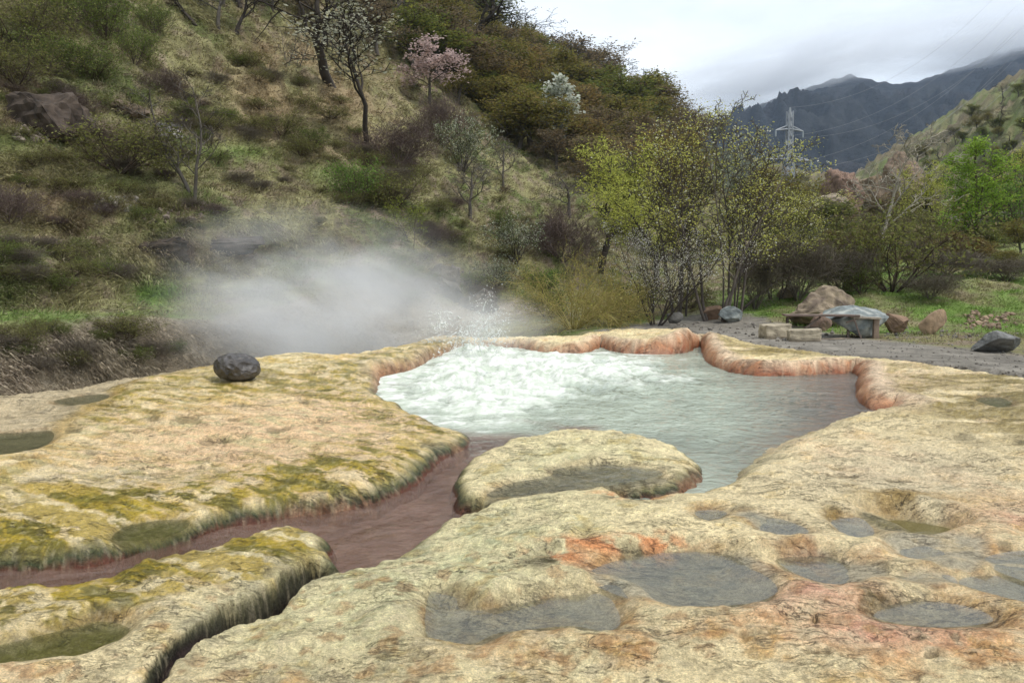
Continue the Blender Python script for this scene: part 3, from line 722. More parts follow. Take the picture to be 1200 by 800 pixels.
me = fast_mesh('water', np.stack([X, Y, Zw], 1), F, np.hstack([np.clip(Cw, .01, .9), alp[:, None]]))
fa = me.attributes.new('foam', 'FLOAT', 'POINT')
me_n = len(me.vertices); fa.data.foreach_set('value', foam.astype(np.float32)[:me_n])
wo = tag(link('water', me, M_WATER), kind='structure')
for k, P in PUD.items():
    c0 = P.mean(0); Q = c0 + (P - c0) * 1.0
    dirs = (P - c0) / np.linalg.norm(P - c0, axis=1)[:, None]
    ring = P + dirs * 0.035
    if np.sum(ring[:, 0] * np.roll(ring[:, 1], -1) - np.roll(ring[:, 0], -1) * ring[:, 1]) < 0: ring = ring[::-1]
    nP_ = len(ring)
    VV = np.hstack([ring, np.full((nP_, 1), PLEV[k])])
    FF = [tuple(range(nP_))]
    me = bpy.data.meshes.new('puddle'); me.from_pydata(VV.tolist(), [], FF); me.update()
    tint = {'m': (.11, .11, .035, .15), 'n': (.12, .11, .035, .15), 'f': (.20, .17, .06, .5), 'o': (.2, .19, .11, .2), 'p': (.2, .19, .13, .2)}.get(k, (.24, .235, .19, .13))
    add_col(me, np.tile(np.array(tint), (len(VV), 1)))
    tag(link('puddle', me, M_PUD), kind='structure')
# thrown water above the vent
rg = np.random.default_rng(4); mb = MB()
sx, sy = U(548, 416, -0.05); 
def bead(c, r):
    V = np.array([[1, 0, 0], [-1, 0, 0], [0, 1, 0], [0, -1, 0], [0, 0, 1], [0, 0, -1]], float) * r + c
    mb.add(V, [(0, 2, 4), (2, 1, 4), (1, 3, 4), (3, 0, 4), (2, 0, 5), (1, 2, 5), (3, 1, 5), (0, 3, 5)])
for i in range(52):
    a = rg.uniform(0, 6.28); v = rg.uniform(0.5, 1.5); up = rg.uniform(1.8, 4.0) * (1.0 if i < 40 else 1.25)
    base = np.array([sx + rg.normal(0, .34), sy + rg.normal(0, .25), 0.02])
    t0 = rg.uniform(.05, .35); pts = []; rad = []
    n = 9; ln = rg.uniform(.05, .2)
    for j in range(n):
        tt = t0 + ln * j / n
        pts.append(base + np.array([math.cos(a) * v * tt, math.sin(a) * v * tt, up * tt - 4.9 * tt * tt]) + rg.normal(0, .012, 3))
        rad.append(rg.uniform(.006, .018) * (1 - .6 * j / n))
    mb.tube(pts, rad, 5)
    for j in range(34):
        tt = t0 + ln + rg.uniform(0, .2)
        bead(base + np.array([math.cos(a) * v * tt, math.sin(a) * v * tt, up * tt - 4.9 * tt * tt]) + rg.normal(0, .12, 3), rg.uniform(.005, .016))
m, t, o = new_mat('white water'); p = N(t, 'ShaderNodeBsdfPrincipled'); p.inputs['Base Color'].default_value = (.8, .82, .8, 1); p.inputs['Roughness'].default_value = .25
L(t, p.outputs[0], o.inputs[0])
tag(mb.build('splash', m), kind='stuff')
# ================================================================ vegetation
def norm(v): return v / (math.sqrt(v[0] * v[0] + v[1] * v[1] + v[2] * v[2]) + 1e-9)
def cross3(a, b): return np.array([a[1] * b[2] - a[2] * b[1], a[2] * b[0] - a[0] * b[2], a[0] * b[1] - a[1] * b[0]])
def grow(rg, levels=3, nch=(9, 6, 4), tr=.022, first=.3, ang=(48, 50, 55), lens=(.55, .5, .45), up=(.05, .12, .06), wob=.16, stems=1, sspread=.0, hgt=1.0, bend=0.0, top=.25):
    br = []
    def branch(p, d, ln, r, lev):
        n = 7 if lev == 0 else (5 if lev == 1 else 4)
        pts = [p]; dd = d
        for i in range(n - 1):
            dd = norm(dd + rg.normal(0, wob * (1 if lev else .55), 3) + np.array([bend if lev == 0 else 0, 0, up[min(lev, len(up) - 1)]]))
            pts.append(pts[-1] + dd * ln / (n - 1))
        pts = np.array(pts); rad = np.linspace(r, r * (top if lev == 0 else .35), n)
        br.append((pts, rad, lev))
        if lev >= levels: return
        k = nch[lev]; a0 = rg.uniform(0, 6.28)
        for j in range(k):
            t = (first if lev == 0 else .25) + (1 - (first if lev == 0 else .25)) * (j + rg.uniform(.2, .9)) / k
            x = t * (n - 1); i = min(int(x), n - 2); f = x - i
            q = pts[i] * (1 - f) + pts[i + 1] * f; rr_ = (rad[i] * (1 - f) + rad[i + 1] * f)
            dr = norm(pts[i + 1] - pts[i]); a = a0 + j * 2.4 + rg.normal(0, .3)
            s_ = norm(cross3(dr, (.3, .2, 1.0) if abs(dr[2]) < .95 else (1.0, 0, 0))); u_ = cross3(dr, s_)
            th = R(ang[lev] * rg.uniform(.7, 1.2))
            nd = norm(dr * math.cos(th) + (s_ * math.cos(a) + u_ * math.sin(a)) * math.sin(th))
            cl = ln * lens[lev] * rg.uniform(.7, 1.15) * (1.15 - .6 * (t if lev == 0 else t * .6))
            branch(q, nd, cl, max(rr_ * .62, .0018), lev + 1)
    for s in range(stems):
        a = rg.uniform(0, 6.28) if stems > 1 else 0
        d = norm(np.array([math.cos(a) * sspread * rg.uniform(.4, 1.3), math.sin(a) * sspread * rg.uniform(.4, 1.3), 1.0]))
        branch(np.array([math.cos(a) * .02, math.sin(a) * .02, -.03]) * (stems > 1) + np.array([0, 0, -.02]), d, hgt * (rg.uniform(.75, 1.05) if stems > 1 else 1), tr * (rg.uniform(.6, 1.1) if stems > 1 else 1), 0)
    return br
PROTO = {}
def make_tree(kind, name, seed, spec, bark, leaves, nleaf=0, lsize=.02, jit=.02, asp=.5, twigr=1.0, droop=0.0, wood_levels=(0, 1), clump=True):
    """leaves: list of (weight, colour)"""
    rg = np.random.default_rng(seed); br = grow(rg, **spec)
    zmax = max(b[0][:, 2].max() for b in br)
    tk, cw = MB(), MB(); bark = np.array(bark)
    tips = []
    mxl = max(b[2] for b in br)
    for pts, rad, lev in br:
        pts = pts / zmax
        c = bark * rg.uniform(.75, 1.25)
        if lev in wood_levels: tk.tube(pts, rad, 6 if lev == 0 else 4, c, cap=False)
        else: cw.tube(pts, np.maximum(rad * twigr, .0015 * twigr), 3, c * 1.1, cap=False)
        if lev >= max(1, mxl - 1):
            tips.append(pts[1:])
    tips = np.concatenate(tips)
    if nleaf:
        i = rg.integers(0, len(tips), nleaf); Cn = tips[i] + rg.normal(0, jit, (nleaf, 3))
        w = np.array([l[0] for l in leaves], float); w /= w.sum(); cols = np.array([l[1] for l in leaves])
        # neighbouring leaves share a colour: choose by a smooth field plus a random part
        f = noise2(Cn[:, 0] * 7 + seed, Cn[:, 2] * 7 + Cn[:, 1] * 5, seed) * .7 + rg.normal(0, .45, nleaf)
        order = np.argsort(np.argsort(f)) / nleaf
        li = np.searchsorted(np.cumsum(w), order).clip(0, len(w) - 1)
        cc = cols[li] * rg.uniform(.7, 1.3, (nleaf, 1))
        cw.quads(Cn, lsize, rg, cc, asp, droop)
    root = bpy.data.objects.new(name, None); root.empty_display_size = .2
    tobj = bpy.data.objects.new('trunk' if 'shrub' not in name and 'bush' not in name else 'stem', tk.mesh(name + ' wood')); tobj.data.materials.append(M_BARK)
    cobj = bpy.data.objects.new('crown', cw.mesh(name + ' crown', False)); cobj.data.materials.append(M_LEAF if nleaf else M_BARK)
    tobj.parent = root; cobj.parent = root
    allv = np.concatenate(cw.v)
    wd = np.percentile(allv[:, 0], 97) - np.percentile(allv[:, 0], 3)
    ht = np.percentile(allv[:, 2], 99.5)
    PROTO.setdefault(kind, []).append((root, tobj, cobj, wd, ht, name))
def plant(kind, X, Y, Z, h, width=None, label='', cat='tree', group=None, rz=None, var=None, rgn=random.Random(5)):
    pr = PROTO[kind]; root, t_, c_, wd, ht, name = pr[rgn.randrange(len(pr)) if var is None else var % len(pr)]
    r = root.copy(); r.name = name; COL.objects.link(r)
    for ch in (t_, c_):
        c = ch.copy(); COL.objects.link(c); c.parent = r
    sz = h / ht; sxy = sz if width is None else width / wd
    r.location = (X, Y, Z); r.scale = (sxy, sxy, sz); r.rotation_euler = (0, 0, rgn.uniform(0, 6.28) if rz is None else rz)
    return tag(r, label, cat, group)
def tree_px(kind, bx, by, ty, wpx=None, label='', cat='tree', group=None, depth=None, **kw):
    """stand a plant on the ground seen at pixel (bx, by), its top seen at row ty"""
    if depth is None:
        h = hit(bx, by)
        if h is None: return None
        X, Y, Z = h
    else:
        dx, dy, dz = raydir(bx, by); Y = depth; X = dx / dy * depth; Z = zat(X, Y)
    dx, dy, dz = raydir(bx, ty)
    ztop = CAMZ + dz / dy * Y
    hgt = max(ztop - Z, 0.2)
    return plant(kind, X, Y, Z, hgt, None if wpx is None else wpx / FPX * Y, label, cat, group, **kw)
DARKB = (.055, .045, .038); GREYB = (.12, .105, .09); PALEB = (.24, .21, .17); BROWNB = (.095, .07, .052)
T3 = dict(levels=3)
for s in range(3):
    make_tree('bare', 'bare_tree', 10 + s, dict(levels=4, nch=(8, 5, 4, 3), tr=.02, first=.28, wob=.2, lens=(.5, .55, .5, .5), ang=(45, 50, 50, 50)), GREYB, [], twigr=1.4)
    if s == 0: make_tree('pale', 'bare_tree', 14, dict(levels=4, nch=(8, 5, 4, 3), tr=.016, first=.28, wob=.2, lens=(.55, .55, .5, .5), ang=(32, 45, 50, 50)), (.30, .27, .22), [], twigr=1.2)
    make_tree('dark', 'dark_bare_tree', 20 + s, dict(levels=3, nch=(7, 5, 4), tr=.030, first=.3, wob=.34, lens=(.65, .6, .5), ang=(55, 55, 50), up=(.05, .1, .1)), DARKB, [(1, (.09, .08, .05))], 260, .02, .02, twigr=1.3)
olives = [[(3, (0.203, 0.175, 0.049)), (2, (0.147, 0.147, 0.035)), (1, (0.224, 0.168, 0.063))], [(3, (0.224, 0.157, 0.059)), (2, (0.175, 0.126, 0.049)), (1, (0.210, 0.182, 0.056))], [(3, (0.147, 0.161, 0.039)), (2, (0.105, 0.133, 0.034)), (1, (0.203, 0.196, 0.049))], [(3, (0.182, 0.133, 0.077)), (2, (0.147, 0.119, 0.077)), (1, (0.196, 0.154, 0.084))]]
for i, ol in enumerate(olives):
    for s in range(2):
        make_tree('wood%d' % i, 'budding_tree', 30 + 7 * i + s, dict(levels=3, nch=(12, 7, 5), tr=.02, first=.16, wob=.15, lens=(.5, .5, .45), ang=(42, 45, 50), up=(.04, .16, .1)), GREYB, ol, 3400, .030, .03, .42, twigr=1.3)
for s in range(2):
    make_tree('yellowgreen', 'leafing_tree', 61 + s, dict(levels=3, nch=(10, 7, 5), tr=.02, first=.25, wob=.16, lens=(.55, .5, .5), ang=(40, 45, 50), up=(.04, .12, .05)), DARKB, [(3, (.42, .44, .09)), (2, (.32, .35, .08)), (1, (.5, .49, .13))], 7000, .014, .018, .45, twigr=.8)
make_tree('bright', 'green_tree', 71, dict(levels=3, nch=(16, 7, 5), tr=.016, first=.1, wob=.12, lens=(.34, .45, .5), ang=(55, 45, 50), up=(.02, .12, .05)), BROWNB, [(3, (.22, .34, .04)), (2, (.16, .26, .035)), (1, (.30, .41, .07))], 9000, .016, .016, .5, twigr=.8)
make_tree('white', 'blossom_tree', 81, dict(levels=3, nch=(12, 6, 5), tr=.018, first=.2, wob=.15, lens=(.45, .5, .5), ang=(45, 45, 50)), GREYB, [(4, (.58, .58, .50)), (1, (.30, .33, .16)), (2, (.45, .47, .36))], 2600, .028, .02, .7)
make_tree('cone', 'blossom_tree', 83, dict(levels=3, nch=(16, 6, 4), tr=.018, first=.12, wob=.1, lens=(.3, .5, .5), ang=(50, 45, 50)), GREYB, [(4, (.55, .57, .50)), (1, (.2, .24, .12))], 2600, .035, .02, .7)
make_tree('pink', 'blossom_tree', 85, dict(levels=3, nch=(9, 6, 5), tr=.02, first=.3, wob=.22, lens=(.6, .55, .5), ang=(55, 50, 50)), GREYB, [(3, (.52, .40, .38)), (1, (.38, .28, .25))], 2300, .032, .02, .7)
make_tree('tip', 'blossom_tree', 87, dict(levels=3, nch=(9, 6, 5), tr=.011, first=.35, wob=.2, lens=(.5, .5, .5), ang=(45, 50, 50)), DARKB, [(2, (.40, .40, .31)), (1, (.2, .2, .12))], 1100, .015, .015, .6, twigr=1.2)
make_tree('hero', 'blossom_tree', 91, dict(levels=3, nch=(8, 5, 4), tr=.0055, first=.25, wob=.18, lens=(.30, .5, .5), ang=(38, 45, 50), stems=6, sspread=.22, up=(.05, .12, .05)), (.12, .10, .085), [(5, (.50, .50, .12)), (2, (.38, .40, .10)), (1.3, (.66, .66, .56)), (3, (.55, .54, .15))], 8500, .0075, .014, .6, twigr=.7, wood_levels=(0, 1))
make_tree('heroslim', 'blossom_tree', 92, dict(levels=3, nch=(12, 5, 4), tr=.007, first=.25, wob=.13, lens=(.26, .5, .5), ang=(38, 45, 50), stems=4, sspread=.1, up=(.06, .14, .05)), (.12, .10, .085), [(4, (.48, .49, .13)), (2, (.64, .65, .54)), (2, (.25, .23, .10)), (2, (.54, .55, .17))], 3600, .0075, .012, .5)
make_tree('herowhite', 'blossom_bush', 93, dict(levels=3, nch=(8, 6, 4), tr=.011, first=.15, wob=.22, lens=(.55, .5, .5), ang=(50, 50, 50), stems=7, sspread=.6), DARKB, [(5, (.60, .59, .54)), (2, (.19, .2, .05)), (2, (.42, .40, .33))], 6500, .012, .016, .7, twigr=.7)
make_tree('arch', 'yellow_shrub', 95, dict(levels=2, nch=(7, 5), tr=.008, first=.2, wob=.22, lens=(.5, .5), ang=(40, 45), stems=34, sspread=1.0, up=(-.12, -.02, 0)), (.34, .29, .11), [(2, (.36, .35, .08)), (1, (.28, .30, .08)), (1, (.30, .27, .10))], 3400, .022, .03, .35, twigr=1.2)
make_tree('thicket', 'brown_shrub', 96, dict(levels=3, nch=(6, 5, 4), tr=.008, first=.12, wob=.2, lens=(0.700, 0.700, 0.700), ang=(40, 45, 50), stems=18, sspread=.55), (.17, .145, .115), [(2, (0.182, 0.168, 0.070)), (1, (0.210, 0.168, 0.112))], 1300, .018, .03, .45, twigr=1.3)
make_tree('dead', 'brown_shrub', 97, dict(levels=3, nch=(6, 5, 4), tr=.009, first=.1, wob=.22, lens=(0.700, 0.700, 0.700), ang=(45, 45, 50), stems=16, sspread=.9), (0.168, 0.126, 0.112), [(2, (0.140, 0.112, 0.084)), (1, (0.182, 0.154, 0.112))], 1500, .03, .04, .3, twigr=1.5)
for s, pal in enumerate([[(3, (0.145, 0.189, 0.043)), (2, (0.102, 0.138, 0.035)), (1, (0.217, 0.246, 0.065))], [(3, (0.196, 0.203, 0.058)), (2, (0.131, 0.138, 0.043)), (1, (0.189, 0.160, 0.087))], [(3, (0.131, 0.225, 0.041)), (2, (0.102, 0.174, 0.032)), (1, (0.217, 0.304, 0.072))]]):
    make_tree('bush%d' % s, 'green_shrub', 101 + s, dict(levels=3, nch=(6, 5, 4), tr=.012, first=.08, wob=.2, lens=(.6, .5, .5), ang=(50, 50, 50), stems=12, sspread=.9), BROWNB, pal, 3600, .04, .045, .45)
make_tree('tuft', 'white_shrub', 105, dict(levels=3, nch=(6, 5, 4), tr=.012, first=.08, wob=.2, lens=(.6, .5, .5), ang=(50, 50, 50), stems=9, sspread=.7), DARKB, [(3, (.40, .42, .32)), (2, (.20, .235, .12)), (2, (.10, .12, .05))], 2600, .034, .035, .55)
make_tree('sapling', 'sapling', 107, dict(levels=3, nch=(12, 5, 3), tr=.012, first=.2, wob=.14, lens=(.32, .5, .5), ang=(45, 45, 50), stems=2, sspread=.1), GREYB, [(1, (.16, .13, .10))], 120, .01, .01, .3, twigr=1.1)
make_tree('fresh', 'sapling', 108, dict(levels=3, nch=(10, 5, 3), tr=.012, first=.2, wob=.18, lens=(.4, .5, .5), ang=(45, 45, 50), stems=2, sspread=.2), BROWNB, [(2, (.24, .27, .05)), (1, (.17, .2, .04))], 1500, .03, .03, .45)

# --- trees one can point at
T = tree_px
T('hero', 838, 374, 128, 140, 'tall many stemmed tree with yellow green leaves and white blossom left of the stone bench', depth=26.5, rz=1.0)
T('heroslim', 862, 376, 112, 62, 'slender upright tree with white blossom rising highest above the leafy tree by the gravel', depth=27.2, rz=.4)
T('heroslim', 797, 372, 140, 80, 'dark stemmed thin tree with sparse blossom at the left of the leafy tree clump', depth=28, rz=2.2)
T('hero', 908, 368, 215, 84, 'low yellow green tree with scattered blossom behind the blue grey boulder', depth=30, rz=3.9)
T('herowhite', 768, 374, 262, 105, 'white flowering bush at the pool end of the gravel', 'bush', depth=25.2, rz=.2)
T('arch', 672, 384, 292, 140, 'yellow stemmed arching shrub behind the pool rim', 'shrub', depth=25.0)
T('arch', 722, 382, 306, 80, 'small yellow green arching shrub under the white flowering bush', 'shrub', depth=25.5)
T('yellowgreen', 704, 300, 150, 100, 'yellow green leafing tree with dark forked trunk behind the arching shrub', depth=40)
T('yellowgreen', 770, 330, 215, 80, 'low yellow green tree half hidden behind the white flowering bush', depth=36)
T('bright', 1142, 300, 165, 82, 'vivid green conical young tree on the grassy bank at the right')
T('pale', 1018, 345, 148, 80, 'pale leafless tree standing alone above the boulders', depth=42)
T('bush1', 1045, 342, 238, 120, 'broad olive green shrub growing behind the big boulder', 'shrub')
T('thicket', 935, 352, 272, 80, 'thick brown twiggy shrub between the leafy tree and the big boulder', 'shrub')
T('thicket', 885, 362, 285, 60, 'brown twiggy shrub among the stems of the leafy tree', 'shrub')
T('thicket', 985, 345, 285, 70, 'low brown twiggy shrub just left of the olive green shrub', 'shrub')
T('sapling', 228, 232, 95, 60, 'thin leafless sapling standing alone on the open hillside', rz=1)
T('bush1', 140, 202, 136, 110, 'wide olive topped bush below the rock outcrop on the hillside', 'bush')
T('tuft', 542, 200, 134, 62, 'rounded white flowering bush halfway up the hillside', 'bush')
T('bare', 551, 256, 182, 56, 'small purple grey leafless tree below the rounded white bush')
T('tip', 430, 168, 14, 96, 'tall dark tree with whitish young leaves at its top left of the pink tree')
T('pink', 503, 122, 50, 66, 'pink flowering tree high on the hillside')
T('cone', 652, 186, 92, 38, 'narrow white flowering tree standing out of the olive wood')
T('white', 668, 190, 160, 30, 'small white flowering tree at the foot of the olive wood')
T('dark', 548, 66, -14, 90, 'gnarled dark leafless tree on the ridge at the skyline')
T('dark', 607, 70, 8, 66, 'dark crooked tree with pale twigs below the skyline trees')
T('dark', 388, 102, -28, 110, 'thick trunked dark tree at the edge of the upper slope')
T('dark', 277, 40, -40, 50, 'dark leaning tree at the top of the straw coloured slope')
T('bare', 256, 34, -40, 40, 'thin bare tree left of the dark leaning tree on the upper slope')
T('dark', 229, 30, -30, 46, 'crooked bare tree furthest left on the upper slope')
T('sapling', 337, 78, 34, 14, 'left one of two thin bare saplings on the straw coloured slope')
T('sapling', 350, 80, 38, 14, 'right one of two thin bare saplings on the straw coloured slope')
T('tuft', 604, 308, 250, 62, 'whitish shrub at the foot of the hill left of the purple grey shrub', 'shrub')
T('dead', 660, 306, 243, 80, 'purple grey twiggy shrub beside the yellow green leafing tree', 'shrub')
T('tuft', 580, 340, 300, 44, 'pale green shrub low on the slope above the pool', 'shrub')
T('bush2', 632, 345, 312, 50, 'small green shrub between the pale shrub and the arching shrub', 'shrub')
T('fresh', 483, 290, 232, 44, 'small yellow green sapling on the slope above the steam', 'sapling')
T('bush2', 420, 240, 188, 74, 'green bush at the left of a pair on the middle slope', 'bush')
T('bush1', 462, 245, 198, 64, 'olive bush at the right of a pair on the middle slope', 'bush')
T('dead', 468, 192, 138, 90, 'dark brown twiggy shrub under the tall dark tree', 'shrub')
T('dead', 520, 170, 110, 60, 'grey twiggy shrub under the pink flowering tree', 'shrub')
T('bare', 668, 255, 198, 54, 'grey leafless tree left of the yellow green leafing tree')
T('bare', 590, 220, 160, 40, 'slim leafless tree right of the rounded white bush')
T('dead', 12, 262, 215, 80, 'brown dry shrub at the left edge of the hillside', 'shrub')
# green bushes hanging at the upper left
for i, (bx, by, ty, w, lab) in enumerate([(20, 60, -10, 90, 'green bush in the top left corner of the hillside'), (75, 40, -30, 80, 'green bush second from the left at the top of the hillside'), (125, 45, -20, 80, 'green bush right of the top left pair on the hillside'),
        (20, 100, 45, 70, 'green bush hanging over the left end of the rock outcrop'), (62, 88, 38, 66, 'green bush hanging over the middle of the rock outcrop'), (110, 92, 50, 70, 'green bush hanging over the right end of the rock outcrop'), (158, 75, 30, 60, 'dull green bush right of the bushes above the outcrop'), (178, 40, 0, 50, 'dull green bush beside the crooked bare tree')]):
    T('bush0' if i not in (0, 3) else 'bush1', bx, by, ty, w, lab, 'bush', 'green bushes above the rock outcrop')
for (bx, by, ty, w, k, lab) in [(85, 135, 104, 46, 'dead', 'brown dry shrub in front of the rock outcrop'), (190, 110, 80, 50, 'dead', 'brown dry shrub right of the outcrop'), (215, 140, 116, 40, 'bush0', 'dark green shrub above the thin sapling'),
        (330, 160, 132, 46, 'bush1', 'olive shrub on the straw coloured slope'), (290, 80, 58, 40, 'bush1', 'olive shrub below the dark leaning tree'), (365, 172, 148, 40, 'bush0', 'dull green shrub left of the dark brown shrub'), (590, 275, 240, 40, 'bush0', 'dark green shrub below the slim leafless tree'), (640, 285, 258, 36, 'bush1', 'small olive shrub left of the purple grey shrub')]:
    T(k, bx, by, ty, w, lab, 'shrub')
# right side
for (k, bx, by, ty, w, lab, c, dep) in [('bush2', 1196, 285, 200, 90, 'bright green bush at the right edge of the bank', 'bush', None), ('yellowgreen', 1098, 285, 195, 60, 'light green young tree left of the vivid green tree', 'tree', 60),
        ('bush1', 1075, 300, 240, 60, 'olive bush between the pale leafless tree and the vivid green tree', 'bush', 55), ('yellowgreen', 1190, 230, 145, 70, 'yellow green tree at the foot of the right hill', 'tree', 75),
        ('thicket', 1180, 330, 300, 80, 'grey brown dry shrub on the grassy bank', 'shrub', None), ('thicket', 1110, 322, 290, 70, 'dry twiggy shrub in front of the vivid green tree', 'shrub', None), ('wood2', 970, 330, 235, 60, 'dark olive tree below the far pylon', 'tree', 62),
        ('wood0', 925, 330, 205, 60, 'olive budding tree under the near pylon', 'tree', 66), ('wood1', 900, 330, 196, 60, 'rusty budding tree left of the near pylon', 'tree', 70), ('wood3', 1045, 300, 225, 60, 'greyish budding tree right of the pale leafless tree', 'tree', 70),
        ('thicket', 1090, 350, 318, 60, 'low dry shrub beside the leaning brown slab', 'shrub', None), ('bush0', 1010, 340, 305, 50, 'dark green low shrub behind the wooden table', 'shrub', 29), ('wood1', 790, 330, 150, 70, 'rusty budding tree behind the white flowering bush', 'tree', 48), 
        ('wood2', 745, 320, 180, 70, 'green budding tree between the leafing tree and the leafy clump', 'tree', 50), ('bush0', 740, 372, 330, 70, 'dark green undergrowth bush behind the arching shrub', 'bush', 28), ('bush1', 805, 375, 330, 60, 'olive undergrowth bush among the blossom stems', 'bush', 30), ('bush0', 640, 372, 335, 60, 'dark green bush left of the arching shrub', 'bush', 30)]:
    T(k, bx, by, ty, w, lab, c, depth=dep)
RG = random.Random(11)
def inpoly(P, x, y):
    c = False
    for i in range(len(P)):
        (ax, ay), (bx, by) = P[i], P[(i + 1) % len(P)]
        if (ay > y) != (by > y) and x < (bx - ax) * (y - ay) / (by - ay) + ax: c = not c
    return c
def scatter(P, n, mind):
    xs = [p[0] for p in P]; ys = [p[1] for p in P]; o = []
    for _ in range(n * 60):
        x, y = RG.uniform(min(xs), max(xs)), RG.uniform(min(ys), max(ys))
        if inpoly(P, x, y) and all((x - a) ** 2 + ((y - b) * 1.4) ** 2 > mind ** 2 for a, b in o): o.append((x, y))
        if len(o) >= n: break
    return o
WL = {'wood0': 'olive budding tree in the dense wood below the ridge', 'wood1': 'rusty brown budding tree in the dense wood below the ridge', 'wood2': 'dull green budding tree in the dense wood below the ridge', 'wood3': 'grey brown budding tree in the dense wood below the ridge'}
for (x, y) in sorted(scatter([(480, 95), (500, 30), (560, 20), (600, 45), (640, 75), (700, 118), (760, 152), (800, 172), (800, 245), (720, 240), (660, 205), (600, 170), (540, 125)], 95, 13), key=lambda q: q[1]):
    k = RG.choices(['wood0', 'wood1', 'wood2', 'wood3'], [5, 1, 3, 3] if x < 640 else [5, 2, 2, 3])[0]
    hp = RG.uniform(42, 68)
    T(k, x, y, y - hp, hp * RG.uniform(.85, 1.2), WL[k], group='trees of the wood below the ridge')
for (x, y) in scatter([(180, -10), (300, -30), (420, -20), (520, 0), (480, 60), (420, 90), (400, 60), (340, 30), (250, 12)], 34, 16):
    k = RG.choice(['bare', 'bare', 'wood3', 'dark'])
    hp = RG.uniform(45, 75)
    T(k, x, y, y - hp, hp * .8, {'bare': 'grey leafless tree in the bare wood at the top of the hill', 'wood3': 'grey brown budding tree in the bare wood at the top of the hill', 'dark': 'dark leafless tree in the bare wood at the top of the hill'}[k], group='trees of the bare wood on the hill top')
# skyline trees beyond the crest
for i in range(40):
    x = 500 + i * 8.6 + RG.uniform(-3, 3); ridge = None
    for y in range(0, 330, 2):
        if hit(x, y) is not None and hit(x, y).y < 700: ridge = y; break
    if ridge is None or ridge == 0: continue
    k = RG.choice(['bare', 'bare', 'wood1', 'wood0', 'dark']); hp = RG.uniform(22, 46)
    T(k, x, ridge + 3, ridge - hp, hp * 1.0, {'bare': 'grey leafless tree along the skyline of the left hill', 'dark': 'dark leafless tree along the skyline of the left hill'}.get(k, 'brown budding tree along the skyline of the left hill'), group='trees along the skyline of the left hill')
# low brush over the slope
HS = [(0, 160), (0, 60), (180, 90), (300, 60), (400, 120), (480, 190), (560, 210), (620, 260), (600, 340), (520, 350), (380, 270), (200, 270), (60, 270)]
SL = {'dead': 'low brown dry shrub on the open slope of the left hill', 'bush0': 'low dark green shrub on the open slope of the left hill', 'bush1': 'low olive shrub on the open slope of the left hill', 'thicket': 'low twiggy shrub on the open slope of the left hill'}
for (x, y) in scatter(HS, 95, 14):
    k = RG.choice(['dead', 'thicket', 'bush0', 'bush1', 'bush1']); hp = RG.uniform(7, 20)
    T(k, x, y, y - hp, hp * RG.uniform(1.6, 3), SL[k], 'shrub', 'low shrubs on the open slope')
for (x, y) in scatter([(0, 330), (0, 285), (60, 290), (140, 320), (120, 350)], 12, 18) + scatter([(-10, 390), (180, 385), (215, 420), (100, 432), (-10, 445)], 16, 16) + scatter([(400, 330), (480, 310), (570, 350), (590, 372), (440, 360)], 12, 18):
    hp = RG.uniform(14, 26)
    T(RG.choice(['thicket', 'bush1', 'bush0']), x, y, y - hp, hp * 2, 'low shrub on the banks above the spring', 'shrub', 'low shrubs on the banks')
# right hill
RHL = {'bare': 'bare tree dotted on the right hill', 'bush1': 'olive shrub dotted on the right hill', 'dark': 'dark bare tree dotted on the right hill', 'wood2': 'green budding tree dotted on the right hill', 'wood0': 'olive budding tree dotted on the right hill'}
for (x, y) in scatter([(1000, 240), (1050, 200), (1130, 140), (1200, 95), (1260, 70), (1260, 240), (1100, 250)], 115, 8.5):
    k = RG.choice(['bare', 'dark', 'dark', 'bush1', 'wood2', 'wood0']); hp = RG.uniform(9, 20) if k != 'bush1' else RG.uniform(4, 10)
    T(k, x, y, y - hp, hp * (.9 if k != 'bush1' else 2), RHL[k], 'shrub' if k == 'bush1' else 'tree', 'trees and shrubs dotted on the right hill')
# valley floor growth on the right
VL = {'bush0': 'dark green shrub in the overgrown valley floor', 'bush1': 'olive shrub in the overgrown valley floor', 'thicket': 'brown twiggy shrub in the overgrown valley floor', 'wood0': 'olive budding tree in the overgrown valley floor', 'wood2': 'green budding tree in the overgrown valley floor', 'wood1': 'rusty budding tree in the overgrown valley floor'}
for (x, y) in scatter([(880, 300), (940, 255), (1060, 250), (1240, 250), (1240, 320), (1060, 320), (960, 335)], 60, 15):
    k = RG.choice(['bush0', 'bush1', 'bush1', 'thicket', 'wood0', 'wood2', 'wood1']); hp = RG.uniform(14, 30) * (1.5 if 'wood' in k else 1)
    T(k, x, y, y - hp, hp * (1.5 if 'wood' not in k else .9), VL[k], 'tree' if 'wood' in k else 'shrub', 'growth on the valley floor')
# shrubs on the far valley sides
for (x, y) in scatter([(820, 240), (860, 215), (960, 215), (1010, 235), (960, 255), (860, 262)], 26, 12):
    hp = RG.uniform(12, 20)
    T(RG.choice(['wood2', 'wood0']), x, y, y - hp, hp * 1.2, 'dark olive tree in the valley below the mountain', group='trees in the valley below the mountain')

